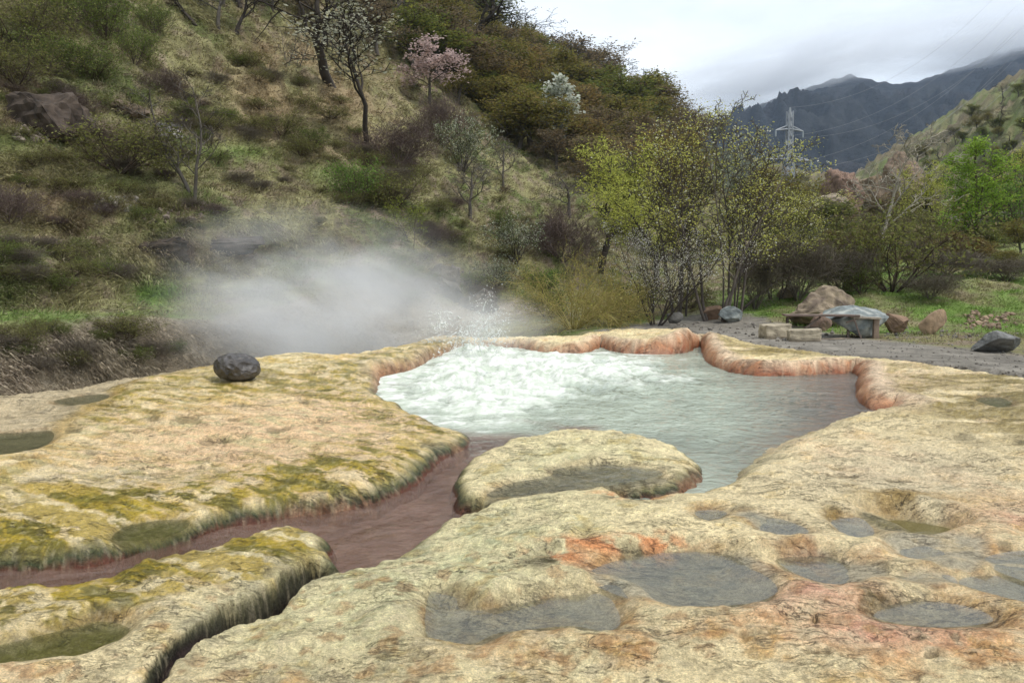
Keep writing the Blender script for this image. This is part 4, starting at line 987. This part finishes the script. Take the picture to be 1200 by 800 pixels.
# --- grass, dead and green (nobody could count it)
rg = np.random.default_rng(21)
def grass_object(name, pts, nbl, len_lo, len_hi, seed, lean=.5, bright=(1.0, 1.9), green=0.0, minw=.006):
    rg = np.random.default_rng(seed); pts = np.asarray(pts); n = len(pts)
    z, s, s2, arc, q, pl = terrain(pts[:, 0], pts[:, 1], False)
    col = ground_col(pts[:, 0], pts[:, 1], pts[:, 2], s, s2, arc, q)
    P = np.repeat(pts, nbl, 0); Cc = np.repeat(col, nbl, 0); m_ = len(P)
    D = np.linalg.norm(P[:, :2], axis=1)
    P = P + np.stack([rg.normal(0, .16, m_), rg.normal(0, .16, m_), np.full(m_, -.03)], 1) * np.array([1, 1, 1])
    ln = rg.uniform(len_lo, len_hi, m_) * np.repeat(.45 + .9 * sstep(-.25, .4, fbm(pts[:, 0], pts[:, 1], 1.3, 3, 303)), nbl) * np.clip(D / 50, 1, 2.2)
    ln = ln * np.repeat(np.where(s < 2.6, .55, 1.0), nbl)
    # dry grass hangs downhill: away from the hill, i.e. towards the valley
    e_ = 0.6
    zx = terrain(pts[:, 0] + e_, pts[:, 1], False)[0]; zy = terrain(pts[:, 0], pts[:, 1] + e_, False)[0]
    g = np.repeat(-np.stack([zx - z, zy - z], 1) / e_, nbl, 0); g /= np.maximum(np.linalg.norm(g, axis=1), .5)[:, None]
    gl_ = np.repeat(np.hypot(zx - z, zy - z) / e_, nbl); steep = np.clip((gl_ - .8) * 1.2, 0, .6)
    dr = np.stack([g[:, 0] * lean, g[:, 1] * lean, .55 - .3 * steep], 1) + rg.normal(0, 1, (m_, 3)) * np.array([1, 1, .4]) * np.repeat(.35 + .6 * sstep(-.3, .3, fbm(pts[:, 0], pts[:, 1], .9, 3, 301)), nbl)[:, None]
    dr[:, 2] = np.abs(dr[:, 2]); dr /= np.linalg.norm(dr, axis=1)[:, None]
    side = np.cross(dr, rg.normal(size=(m_, 3))); side /= np.linalg.norm(side, axis=1)[:, None]
    w = np.maximum(minw, D / 900 * .55)[:, None] * rg.uniform(.6, 1.3, (m_, 1))
    mid = P + dr * ln[:, None] * .55
    tip = P + dr * ln[:, None] + np.stack([g[:, 0], g[:, 1], -np.ones(m_)], 1) * (ln * (lean * .35 + .95 * steep))[:, None]
    V = np.stack([P, mid + side * w, tip, mid - side * w], 1).reshape(-1, 3)
    b = rg.uniform(*bright, m_)[:, None]
    dry = (rg.uniform(0, 1, m_) < np.repeat(.15 + .55 * sstep(-.3, .4, fbm(pts[:, 0], pts[:, 1], .7, 4, 305)), nbl))[:, None]
    Cc = np.where(dry & (Cc[:, :1] > Cc[:, 1:2] * .8), Cc * .4 + np.array([.21, .175, .12]) * .6, Cc) * b
    return tag(link(name, fast_mesh(name, V, np.arange(4 * m_).reshape(m_, 4), np.repeat(Cc, 4, 0), False), M_GRASS), kind='stuff')
def sample_px(n, x0, x1, y0, y1, cond):
    o = []
    for x, y in zip(rg.uniform(x0, x1, n), rg.uniform(y0, y1, n)):
        h = hit(x, y)
        if h is not None and h.y < 260: o.append((h.x, h.y, h.z))
    o = np.array(o); return o[cond(o)]
def not_gravel(o):
    return (sdf(GRAVEL, o[:, 0], o[:, 1])[0] > .15) & (sdf(PLATE, o[:, 0], o[:, 1])[0] > .6)
hillside = lambda o: (-sdf(FOOT, o[:, 0], o[:, 1])[0] > -.8) & not_gravel(o)
grass_object('dry_grass', sample_px(60000, -160, 860, -20, 460, hillside), 7, .09, .30, 1, .45, (.8, 1.7))
lowl = lambda o: (-sdf(FOOT, o[:, 0], o[:, 1])[0] < -.5) & not_gravel(o) & (o[:, 1] > 18)
grass_object('green_grass', sample_px(26000, 640, 1360, 225, 430, lowl), 6, .10, .32, 2, .25, (1.0, 1.7))
# ================================================================ stones
def rock(name, loc, dims, seed, col, label, cat='boulder', cuts=9, rough=.06, sub=4, rz=0.0, tilt=(0, 0), mat=None, cutr=(.42, .8), sink=.08, spots=None, group=None):
    rg = np.random.default_rng(seed); bm = bmesh.new(); bmesh.ops.create_icosphere(bm, subdivisions=sub, radius=1)
    V = np.array([v.co[:] for v in bm.verts])
    for k in range(cuts):
        n = rg.normal(size=3); n /= np.linalg.norm(n); d = rg.uniform(*cutr)
        h = V @ n - d; V = V - np.where(h > 0, h * .93, 0)[:, None] * n
    nn = V / np.linalg.norm(V, axis=1)[:, None]
    f = fbm(V[:, 0] * 1.3 + V[:, 2] * .9 + seed, V[:, 1] * 1.3 - V[:, 2] * .7, 1.4, 5, seed) + .5 * fbm(V[:, 0] - V[:, 2] * 2, V[:, 1] + V[:, 2] * 2, 4, 4, seed + 3)
    V = V + nn * (rough * f)[:, None]
    mn, mx_ = V.min(0), V.max(0); V = (V - (mn + mx_) / 2) / (mx_ - mn)
    V = V * np.array(dims)
    M = np.array((Matrix.Rotation(tilt[0], 3, 'X') @ Matrix.Rotation(tilt[1], 3, 'Y')))
    V = V @ M.T
    V[:, 2] += -V[:, 2].min() - sink * dims[2]
    for v, c in zip(bm.verts, V): v.co = c
    me = bpy.data.meshes.new(name); bm.to_mesh(me); bm.free()
    cc = np.tile(np.array(col, float), (len(V), 1)) * (1 + .35 * fbm(V[:, 0] + V[:, 2], V[:, 1] - V[:, 2], 4, 4, seed + 9))[:, None]
    if spots is not None:
        w = sstep(.1, .4, fbm(V[:, 0] - V[:, 2], V[:, 1] + V[:, 2], 3.0, 4, seed + 21)); cc = lerp3(cc, w, spots)
    add_col(me, np.clip(cc, .01, .8))
    me.polygons.foreach_set('use_smooth', np.full(len(me.polygons), sub >= 5, bool))
    o = link(name, me, mat or M_ROCK); o.location = loc; o.rotation_euler = (0, 0, rz)
    return tag(o, label, cat, group)
# the round black stone
m, t, o = new_mat('wet dark stone'); p = N(t, 'ShaderNodeBsdfPrincipled')
n1 = noise_node(t, 5, 8, .6, dist=.4); n2 = noise_node(t, 26, 5, .6)
vr = N(t, 'ShaderNodeTexVoronoi'); vr.inputs['Scale'].default_value = 9; tcv = N(t, 'ShaderNodeTexCoord'); L(t, tcv.outputs['Object'], vr.inputs['Vector'])
L(t, mixc(t, rampv(t, n1.outputs[0], .35, .65, 0, 1), (.035, .03, .028), (.095, .085, .08)), p.inputs['Base Color'])
p.inputs['Roughness'].default_value = .38; p.inputs['Specular IOR Level'].default_value = .6
L(t, bump(t, n2.outputs[0], .3, .01, bump(t, vr.outputs[0], .8, .07, bump(t, n1.outputs[0], .7, .08))), p.inputs['Normal']); L(t, p.outputs[0], o.inputs[0])
bx, by = U(278, 444, .06)
rock('round_stone', (bx, by, zstone(bx, by)), (.70, .62, .44), 3, (.06, .055, .05), 'round black pitted stone lying on the ochre travertine slab', 'stone', cuts=4, rough=.05, sub=5, mat=m, cutr=(.86, .95), sink=.06, tilt=(0, .08))
def ground_px(px, py):
    h = hit(px, py); return (h.x, h.y, h.z)
def rk(px, py, w, hgt, dep, *a, **k):
    P = ground_px(px, py); s = P[1] / FPX
    nm = k.pop('name', 'boulder')
    return rock(nm, (P[0], P[1] + dep * .35, zat(P[0], P[1] + dep * .2)), (w * s, dep, hgt * s * 1.08), *a, **k)
TAN = (.26, .205, .145); BLUE = (.20, .225, .225); BRN = (.235, .155, .105)
rk(970, 384, 82, 50, 1.5, 21, TAN, 'large tan boulder with a dark cleft behind the wooden table', cuts=12, rough=.12, spots=(.12, .09, .07))
rk(1012, 396, 74, 38, 1.3, 24, BLUE, 'blue grey boulder with pale veins under the end of the wooden table', cuts=11, spots=(.40, .41, .38))
rk(858, 378, 29, 19, .6, 26, BLUE, 'small blue grey boulder beside the leafy tree stems', cuts=10, spots=(.33, .35, .33))
rk(835, 375, 24, 17, .5, 27, BRN, 'small reddish brown boulder left of the small blue grey one', cuts=9)
rk(792, 379, 20, 13, .5, 28, (.13, .125, .115), 'dark grey boulder at the pool end of the gravel', cuts=9)
rk(1052, 391, 26, 24, .6, 29, BRN, 'reddish brown boulder right of the blue grey veined one', cuts=8)
rk(1178, 414, 52, 27, .8, 31, (.165, .165, .16), 'grey angular boulder at the right edge of the gravel', cuts=12, spots=(.27, .27, .26))
rk(1096, 392, 30, 38, .5, 33, (.27, .19, .12), 'brown split slab of rock leaning on the grassy bank', cuts=14, tilt=(0, .5), cutr=(.4, .8))
rk(1014, 334, 24, 13, .6, 35, (.28, .17, .11), 'reddish boulder on the bank above the big tan boulder', cuts=8)
rk(964, 388, 26, 22, .4, 37, (.22, .15, .115), 'brown broken stone under the left half of the wooden table', cuts=10)
rk(925, 350, 26, 14, .5, 39, TAN, 'pale tan stone on the bank left of the big tan boulder', cuts=9)
rk(1128, 285, 22, 11, .8, 41, (.06, .05, .04), 'dark low boulder right of the vivid green tree', cuts=6)
# squared stone blocks
def block(px, py, w, hgt, dep, rz, seed, label):
    P = ground_px(px, py); s = P[1] / FPX; rg = np.random.default_rng(seed); bm = bmesh.new(); bmesh.ops.create_cube(bm, size=1)
    bmesh.ops.subdivide_edges(bm, edges=bm.edges[:], cuts=9, use_grid_fill=True)
    V = np.array([v.co[:] for v in bm.verts])
    cr_ = np.sort(np.abs(V), 1); edge = np.clip((cr_[:, 1] - .40) / .1, 0, 1)
    V = V * (1 - .05 * edge * (1 + fbm(V[:, 0] * 3 + seed, V[:, 1] * 3 + V[:, 2] * 2, 1, 3, seed)))[:, None]
    V = V + .03 * np.stack([fbm(V[:, 1] + seed, V[:, 2], 3, 4, seed), fbm(V[:, 0], V[:, 2] + seed, 3, 4, seed + 1), fbm(V[:, 0] + seed, V[:, 1], 3, 4, seed + 2)], 1)
    V = V * np.array([w * s, dep, hgt * s]); V[:, 2] += hgt * s / 2 - .02; V[:, 2] += V[:, 0] * .05
    for v, c in zip(bm.verts, V): v.co = c
    me = bpy.data.meshes.new('stone_block'); bm.to_mesh(me); bm.free()
    cc = np.tile(np.array([.40, .345, .255]), (len(V), 1)) * (1 + .3 * fbm(V[:, 0] * 3, V[:, 1] * 3 + V[:, 2] * 4, 1, 4, seed + 5))[:, None]
    cc = lerp3(cc, sstep(.12, 0, V[:, 2]) * .6, (.16, .13, .1))
    add_col(me, np.clip(cc, .02, .8)); o = link('stone_block', me, M_ROCK); o.location = (P[0], P[1] + dep * .4, P[2]); o.rotation_euler = (0, 0, rz)
    tag(o, label, 'stone block', 'squared stone blocks beside the table')
block(911, 397, 32, 18, .5, .12, 1, 'upright squared pale stone block left of the wooden table')
block(945, 400, 36, 15, .45, -.18, 2, 'low squared pale stone block nearest the pool in front of the table')
# ---------------------------------------------------------------- wooden table
P = ground_px(975, 396); tx, ty_, tz = P; s = ty_ / FPX
x0, x1 = (922 - 600) * s, (1027 - 600) * s; LEN = x1 - x0; H = .62
tb = empty('wooden_table', ((x0 + x1) / 2, ty_, tz), 'low weathered plank table with one square leg standing among the boulders', 'table', None, R(-7))
WC = (.17, .125, .105)
mb = MB(); mb.box((-.28, -.10, H - .02), (LEN * .80, .22, .05), None, WC); mb.build('plank', M_WOOD, tb, False, .006)
mb = MB(); mb.box((-.32, .15, H - .018), (LEN * .76, .20, .045), None, (.20, .155, .12)); mb.build('plank', M_WOOD, tb, False, .006)
mb = MB(); mb.box((LEN * .36, -.02, H - .075), (LEN * .30, .30, .05), Matrix.Rotation(R(2), 4, 'Y'), (.36, .31, .25)); mb.build('plank', M_WOOD, tb, False, .006)
for (lx, ly, w, c) in [(LEN * .47, -.06, .13, (.27, .20, .15)), (-LEN * .48, -.12, .05, (.07, .055, .05)), (-LEN * .46, .2, .05, (.07, .055, .05)), (LEN * .20, .12, .06, (.14, .11, .09))]:
    mb = MB(); mb.box((lx, ly, (H - .1) / 2 - .03), (w, w, H - .04), None, c); mb.build('leg', M_WOOD, tb, False, .005)
def bar(parent, a, b, w, c):
    a, b = Vector(a), Vector(b); d = b - a; M = d.to_track_quat('Z', 'Y').to_matrix().to_4x4()
    mb = MB(); mb.box(tuple((a + b) / 2), (w, w * .7, d.length), M, c); mb.build('brace', M_WOOD, parent, False, .004)
bar(tb, (-LEN * .36, -.05, .12), (-LEN * .12, -.05, H - .06), .06, (.18, .14, .115))
bar(tb, (LEN * .14, -.14, H - .2), (LEN * .32, -.14, H - .05), .045, (.18, .13, .1))
bar(tb, (LEN * .22, -.18, H - .1), (LEN * .30, -.2, .0), .05, (.17, .13, .11))
bar(tb, (-LEN * .46, .04, .3), (-LEN * .1, .04, .26), .045, (.12, .09, .08))
mb = MB(); M = Matrix.Rotation(R(7), 4, 'Z')
tag(rock('board', (tx - .2, ty_ - .5, tz), (1.0, .12, .05), 44, (.2, .16, .12), 'loose grey board lying on the gravel before the table', 'board', cuts=10, mat=M_WOOD, rough=.02, sink=.1))
# fallen leaning trunk
a = np.array(ground_px(866, 366)); dep = a[1]
bxx, bzz = (980 - 600) / FPX * dep, CAMZ + (325 - 288) / FPX * dep
pts = np.array([a + (np.array([bxx, dep + 1.2, bzz]) - a) * t + np.array([0, 0, .12 * math.sin(3 * t)]) for t in np.linspace(0, 1, 9)])
lt = empty('leaning_trunk', tuple(a), 'dark bare leaning trunk slanting up to the right behind the boulders', 'tree')
mb = MB(); mb.tube(pts - a, np.linspace(.055, .02, 9), 6, (.08, .065, .055)); mb.build('trunk', M_BARK, lt)
mb = MB(); rg = np.random.default_rng(9)
for i in range(16):
    b0 = pts[rg.integers(3, 9)] - a; d = np.array([rg.uniform(.1, .6), rg.uniform(-.3, .3), rg.uniform(.1, .7)])
    mb.tube([b0, b0 + d * .5 + rg.normal(0, .04, 3), b0 + d], [.014, .009, .004], 3, (.1, .08, .065), False)
mb.build('twig', M_BARK, lt)
# rubble on gravel and hillside
rg = np.random.default_rng(17); V0 = []
bm = bmesh.new(); bmesh.ops.create_icosphere(bm, subdivisions=1, radius=1); iv = np.array([v.co[:] for v in bm.verts]); ifc = [tuple(v.index for v in f.verts) for f in bm.faces]; bm.free()
mb = MB()
def pebbles(px0, px1, py0, py1, n, lo, hi, col):
    for _ in range(n):
        h = hit(rg.uniform(px0, px1), rg.uniform(py0, py1))
        if h is None: continue
        r = rg.uniform(lo, hi) ; v = iv * r * rg.uniform(.6, 1.2, 3) + rg.normal(0, .12 * r, iv.shape) + np.array([h.x, h.y, h.z + r * .2])
        mb.add(v, ifc, np.array(col) * rg.uniform(.6, 1.3))
pebbles(780, 1250, 381, 440, 900, .008, .035, (.22, .20, .175)); pebbles(780, 1250, 376, 400, 160, .03, .08, (.2, .18, .155))
pebbles(110, 160, 232, 248, 60, .04, .14, (.36, .33, .29)); pebbles(185, 215, 148, 164, 40, .06, .2, (.36, .34, .31)); pebbles(170, 240, 240, 262, 40, .05, .14, (.2, .16, .13))
pebbles(20, 70, 150, 166, 40, .06, .2, (.3, .25, .2)); pebbles(1130, 1190, 368, 386, 60, .04, .14, (.28, .2, .14)); pebbles(500, 560, 315, 345, 60, .05, .2, (.15, .13, .115))
tag(mb.build('rubble', M_ROCK, None, False), kind='stuff')
# rock faces on the left hill
for (px, py, w, hgt, dep, sd, c, lab) in [(35, 156, 120, 62, 2.0, 51, (.07, .052, .04), 'brown rock outcrop under the green bushes at the upper left'), (148, 138, 44, 26, 2.0, 52, (.15, .11, .08), 'small pinkish brown rock face right of the outcrop'),
        (262, 300, 100, 22, 1.0, 53, (.07, .055, .045), 'long dark earth ledge on the slope above the steam'), (185, 302, 70, 26, 1.0, 56, (.075, .055, .04), 'dark earth ledge left of the long one on the lower slope'), (515, 345, 56, 46, 1.5, 54, (.095, .085, .065), 'dark mossy rock jutting from the slope behind the splash'), (560, 365, 50, 34, 1.2, 55, (.11, .095, .075), 'grey brown rock at the slope foot right of the mossy rock')]:
    rk(px, py, w, hgt, dep, sd, c, lab, 'rock face', cuts=22, rough=.16, sub=4, cutr=(.3, .75), sink=.3, spots=tuple(v * .45 for v in c), name='rock_outcrop')
# eroded earth banks at the foot of the right hill
for (px, py, w, hgt, D, sd, c, lab) in [(1058, 238, 76, 60, 120, 61, (.22, .16, .115), 'tall tan earth cliff at the foot of the right hill'), (985, 246, 50, 50, 150, 62, (.23, .15, .11), 'pointed reddish earth heap below the mountain'), (968, 252, 60, 24, 130, 63, (.33, .27, .205), 'pale grey earth bank in front of the reddish heap'),
        (940, 262, 70, 20, 90, 64, (.09, .065, .05), 'dark brown earth mound behind the twiggy shrub'), (1010, 240, 90, 34, 160, 65, (.23, .17, .11), 'tan earth bank joining the heap and the cliff'), (1150, 262, 120, 14, 80, 66, (.22, .2, .165), 'grey road bank behind the vivid green tree')]:
    dx, dy, dz = raydir(px, py); X_ = dx / dy * D; s = D / FPX
    zg = min(CAMZ + dz / dy * D, 1e9)
    rock('earth_bank', (X_, D, zg - hgt * s * .3), (w * s, w * s * .7, hgt * s * 1.3), sd, c, lab, 'earth bank', cuts=14, rough=.2, sub=5, cutr=(.45, .85), sink=0, spots=tuple(v * .6 for v in c))
# ---------------------------------------------------------------- pylons and lines
def pylon(px, pyt, D, label, arms):
    dx, dy, dz = raydir(px, pyt); X_ = dx / dy * D; zt = CAMZ + dz / dy * D; zb = zat(X_, D) - .5; H = zt - zb
    r = empty('power_pylon', (X_, D, zb), label, 'pylon', 'steel lattice pylons of the power line', R(12))
    c = (.36, .38, .41); th = .22 * D / 200
    wb, wt = H * .058, H * .017
    def wid(z): return wb + (wt - wb) * min(z / (H * .78), 1)
    mb = MB(); lv = np.linspace(0, 1, 13) ** .85 * H * .97
    for sx_ in (-1, 1):
        for sy_ in (-1, 1):
            mb.tube([(sx_ * wid(z), sy_ * wid(z), z) for z in lv], [th] * len(lv), 4, c)
    for i in range(len(lv) - 1):
        z0, z1 = lv[i], lv[i + 1]; a, b = wid(z0), wid(z1)
        for (p0, p1) in [((-a, -a), (b, -b)), ((a, -a), (-b, -b)), ((-a, a), (b, b)), ((a, a), (-b, b)), ((-a, -a), (-b, b)), ((a, -a), (b, b))]:
            mb.tube([(*p0, z0), (*p1, z1)], [th * .6] * 2, 3, c)
    mb.tube([(0, 0, H * .95), (0, 0, H)], [wt * .8, th], 4, c)
    mb.build('lattice_mast', M_STEEL, r, False)
    ends = []
    for (f, half) in arms:
        for sg in (-1, 1):
            z = H * f; hw = H * half; mb = MB()
            mb.tube([(0, -wt, z), (sg * hw, 0, z - H * .012)], [th * .8] * 2, 4, c); mb.tube([(0, wt, z), (sg * hw, 0, z - H * .012)], [th * .8] * 2, 4, c)
            mb.tube([(0, 0, z + H * .035), (sg * hw, 0, z - H * .012)], [th * .8] * 2, 4, c)
            ar = mb.build('cross_arm', M_STEEL, r, False)
            mb = MB(); mb.tube([(sg * hw, 0, z - H * .012), (sg * hw, 0, z - H * .06)], [th * .9, th * .9], 5, (.36, .4, .42)); mb.build('insulator', M_STEEL, ar, False)
            q = Matrix.Rotation(R(12), 3, 'Z') @ Vector((sg * hw, 0, z - H * .06)); ends.append(Vector((X_, D, zb)) + q)
    ends.append(Vector((X_, D, zt))); return ends
E1 = pylon(926, 126, 210, 'near steel lattice pylon standing tall in front of the dark mountain', [(.83, .12), (.60, .20), (.40, .12)])
E2 = pylon(955, 212, 420, 'second steel lattice pylon farther down the valley', [(.80, .12), (.56, .2), (.38, .12)])
E3 = pylon(981, 221, 640, 'farthest faint steel lattice pylon behind the reddish heap', [(.80, .12), (.56, .2), (.38, .12)])
def wire(a, b, sag, lab, grp):
    n = 24; pts = [a.lerp(b, i / n) - Vector((0, 0, sag * 4 * (i / n) * (1 - i / n))) for i in range(n + 1)]
    mb = MB(); mb.tube([tuple(q - a) for q in pts], [.0001 * max(q.y, 120) * 1.25 for q in pts], 4, (.28, .29, .31)); o = mb.build('power_line', M_STEEL, None)
    o.location = a; tag(o, lab, 'wire', grp)
far = [Vector((150 + 8 * (i % 2), 236, 82 - 7 * (i // 2))) for i in range(6)] + [Vector((150, 236, 92))]
for a, b in zip(E1, far): wire(a, b, 9, 'thin cable sagging from the near pylon across to the right hill', 'cables between the near pylon and the right hill')
for a, b in zip(E1, E2): wire(a, b, 8, 'thin cable running from the near pylon back to the second pylon', 'cables between the near and second pylon')
# ---------------------------------------------------------------- the mountain
pxs = np.arange(540, 1560, 3.0); rr = np.geomspace(900, 2700, 150)
PXm, RRm = np.meshgrid(pxs, rr); Ym = RRm.ravel(); Xm = ((PXm.ravel() - 600) / 900) * Ym
tl = np.interp(PXm.ravel(), [540, 700, 780, 830, 880, 930, 985, 1010, 1035, 1066, 1100, 1130, 1170, 1250, 1400, 1560], [210, 185, 163, 148, 128, 112, 95, 101, 105, 104, 90, 80, 66, 52, 70, 90])
zr = CAMZ + (325 - tl) / 900 * 2000
fr_ = sstep(900, 2000, Ym)
rdg = fbm(Xm, Ym * .55, .0042, 6, 201, .55, ridged=True) + .6 * fbm(Xm + .3 * Ym, Ym * .4, .010, 4, 207, .5, ridged=True)
zm = 15 + (zr - 15) * np.where(Ym < 2000, (Ym - 900) / 1100, 1 - .5 * (Ym - 2000) / 700)
zm += 120 * (rdg - .4) * np.clip((Ym - 900) / 500, 0, 1) * np.where(Ym < 2000, 1 - .95 * sstep(1350, 2000, Ym), .05) + 5 * fbm(Xm, Ym, .03, 4, 203)
nf = fbm(Xm, Ym, .012, 5, 205)
cm = np.array([.022, .026, .030]) * (1 + .6 * nf)[:, None]; cm = lerp3(cm, sstep(.1, .5, fbm(Xm, Ym, .004, 5, 209)) * .6, (.034, .029, .03))
cm = lerp3(cm, sstep(-.2, .5, rdg - .5) * .35, (.036, .036, .036))
F = grid_faces(len(rr), len(pxs))
M_MTN = mat_attr('far forest', .95, (.6, 1.4), .03, .8, .06, 12, .1)
tag(link('mountain', fast_mesh('mountain', np.stack([Xm, Ym, zm], 1), F, np.clip(cm, .01, 1)), M_MTN), kind='structure')
# ---------------------------------------------------------------- air, low cloud and steam
def vol_mat(name, dens, color, noise_scale=None, thr=(.35, .7), aniso=0.2, stretch=(1, 1, 1), edge=(1.0, .35), flat=0.0):
    m = bpy.data.materials.new(name); m.use_nodes = True; t = m.node_tree; t.nodes.clear()
    o = N(t, 'ShaderNodeOutputMaterial'); v = N(t, 'ShaderNodeVolumePrincipled')
    v.inputs['Color'].default_value = (*color, 1); v.inputs['Anisotropy'].default_value = aniso
    if noise_scale is None: v.inputs['Density'].default_value = dens
    else:
        c = N(t, 'ShaderNodeTexCoord'); mp = N(t, 'ShaderNodeMapping'); mp.inputs['Scale'].default_value = stretch
        L(t, c.outputs['Object'], mp.inputs[0])
        n = noise_node(t, noise_scale, 5, .55, mp.outputs[0], .5)
        ln = N(t, 'ShaderNodeVectorMath', operation='LENGTH'); L(t, c.outputs['Object'], ln.inputs[0])
        fall = rampv(t, ln.outputs['Value'], edge[0], edge[1], 0, 1)
        d = mathn(t, 'MULTIPLY', rampv(t, n.outputs[0], *thr, flat, 1), mathn(t, 'POWER', fall, 1.4))
        L(t, mathn(t, 'MULTIPLY', d, dens), v.inputs['Density'])
    L(t, v.outputs[0], o.inputs['Volume']); return m
def blobvol(name, loc, scale, mat, rz=0, ry=0):
    bm = bmesh.new(); bmesh.ops.create_icosphere(bm, subdivisions=3, radius=1.02); me = bpy.data.meshes.new(name); bm.to_mesh(me); bm.free()
    o = link(name, me, mat); o.location = loc; o.scale = scale; o.rotation_euler = (0, ry, rz); return tag(o, kind='stuff')
STEAM = vol_mat('steam', .95, (.97, .98, 1), 1.7, (.40, .66), .1, (1, 1, 1.3))
blobvol('steam', (-4.6, 20.2, .6), (6.0, 3.0, 3.1), STEAM, R(-8), R(8))
STEAM2 = vol_mat('steam over the rim', .45, (.97, .98, 1), 2.2, (.34, .7), .1)
blobvol('steam', (-.9, 18.3, .35), (2.4, 1.3, 1.0), STEAM2)
LOW_CLOUD = vol_mat('low_cloud', .022, (.95, .97, 1), 2.6, (.36, .62), .1, (1, 1, 1.6), (1.0, .3), .05)  # low cloud clinging to the mountain top, inside the haze box
blobvol('low_cloud', (640, 1900, 500), (420, 260, 95), LOW_CLOUD, 0, R(-14))
blobvol('low_cloud', (1200, 1900, 590), (430, 260, 105), LOW_CLOUD, 0, R(-8))
HAZE = vol_mat('haze', .00009, (.58, .74, 1.0), aniso=.1)
mb = MB(); mb.box((0, 0, 372), (6100, 6100, 760)); hz = mb.build('haze', HAZE, None, False); tag(hz, kind='stuff')
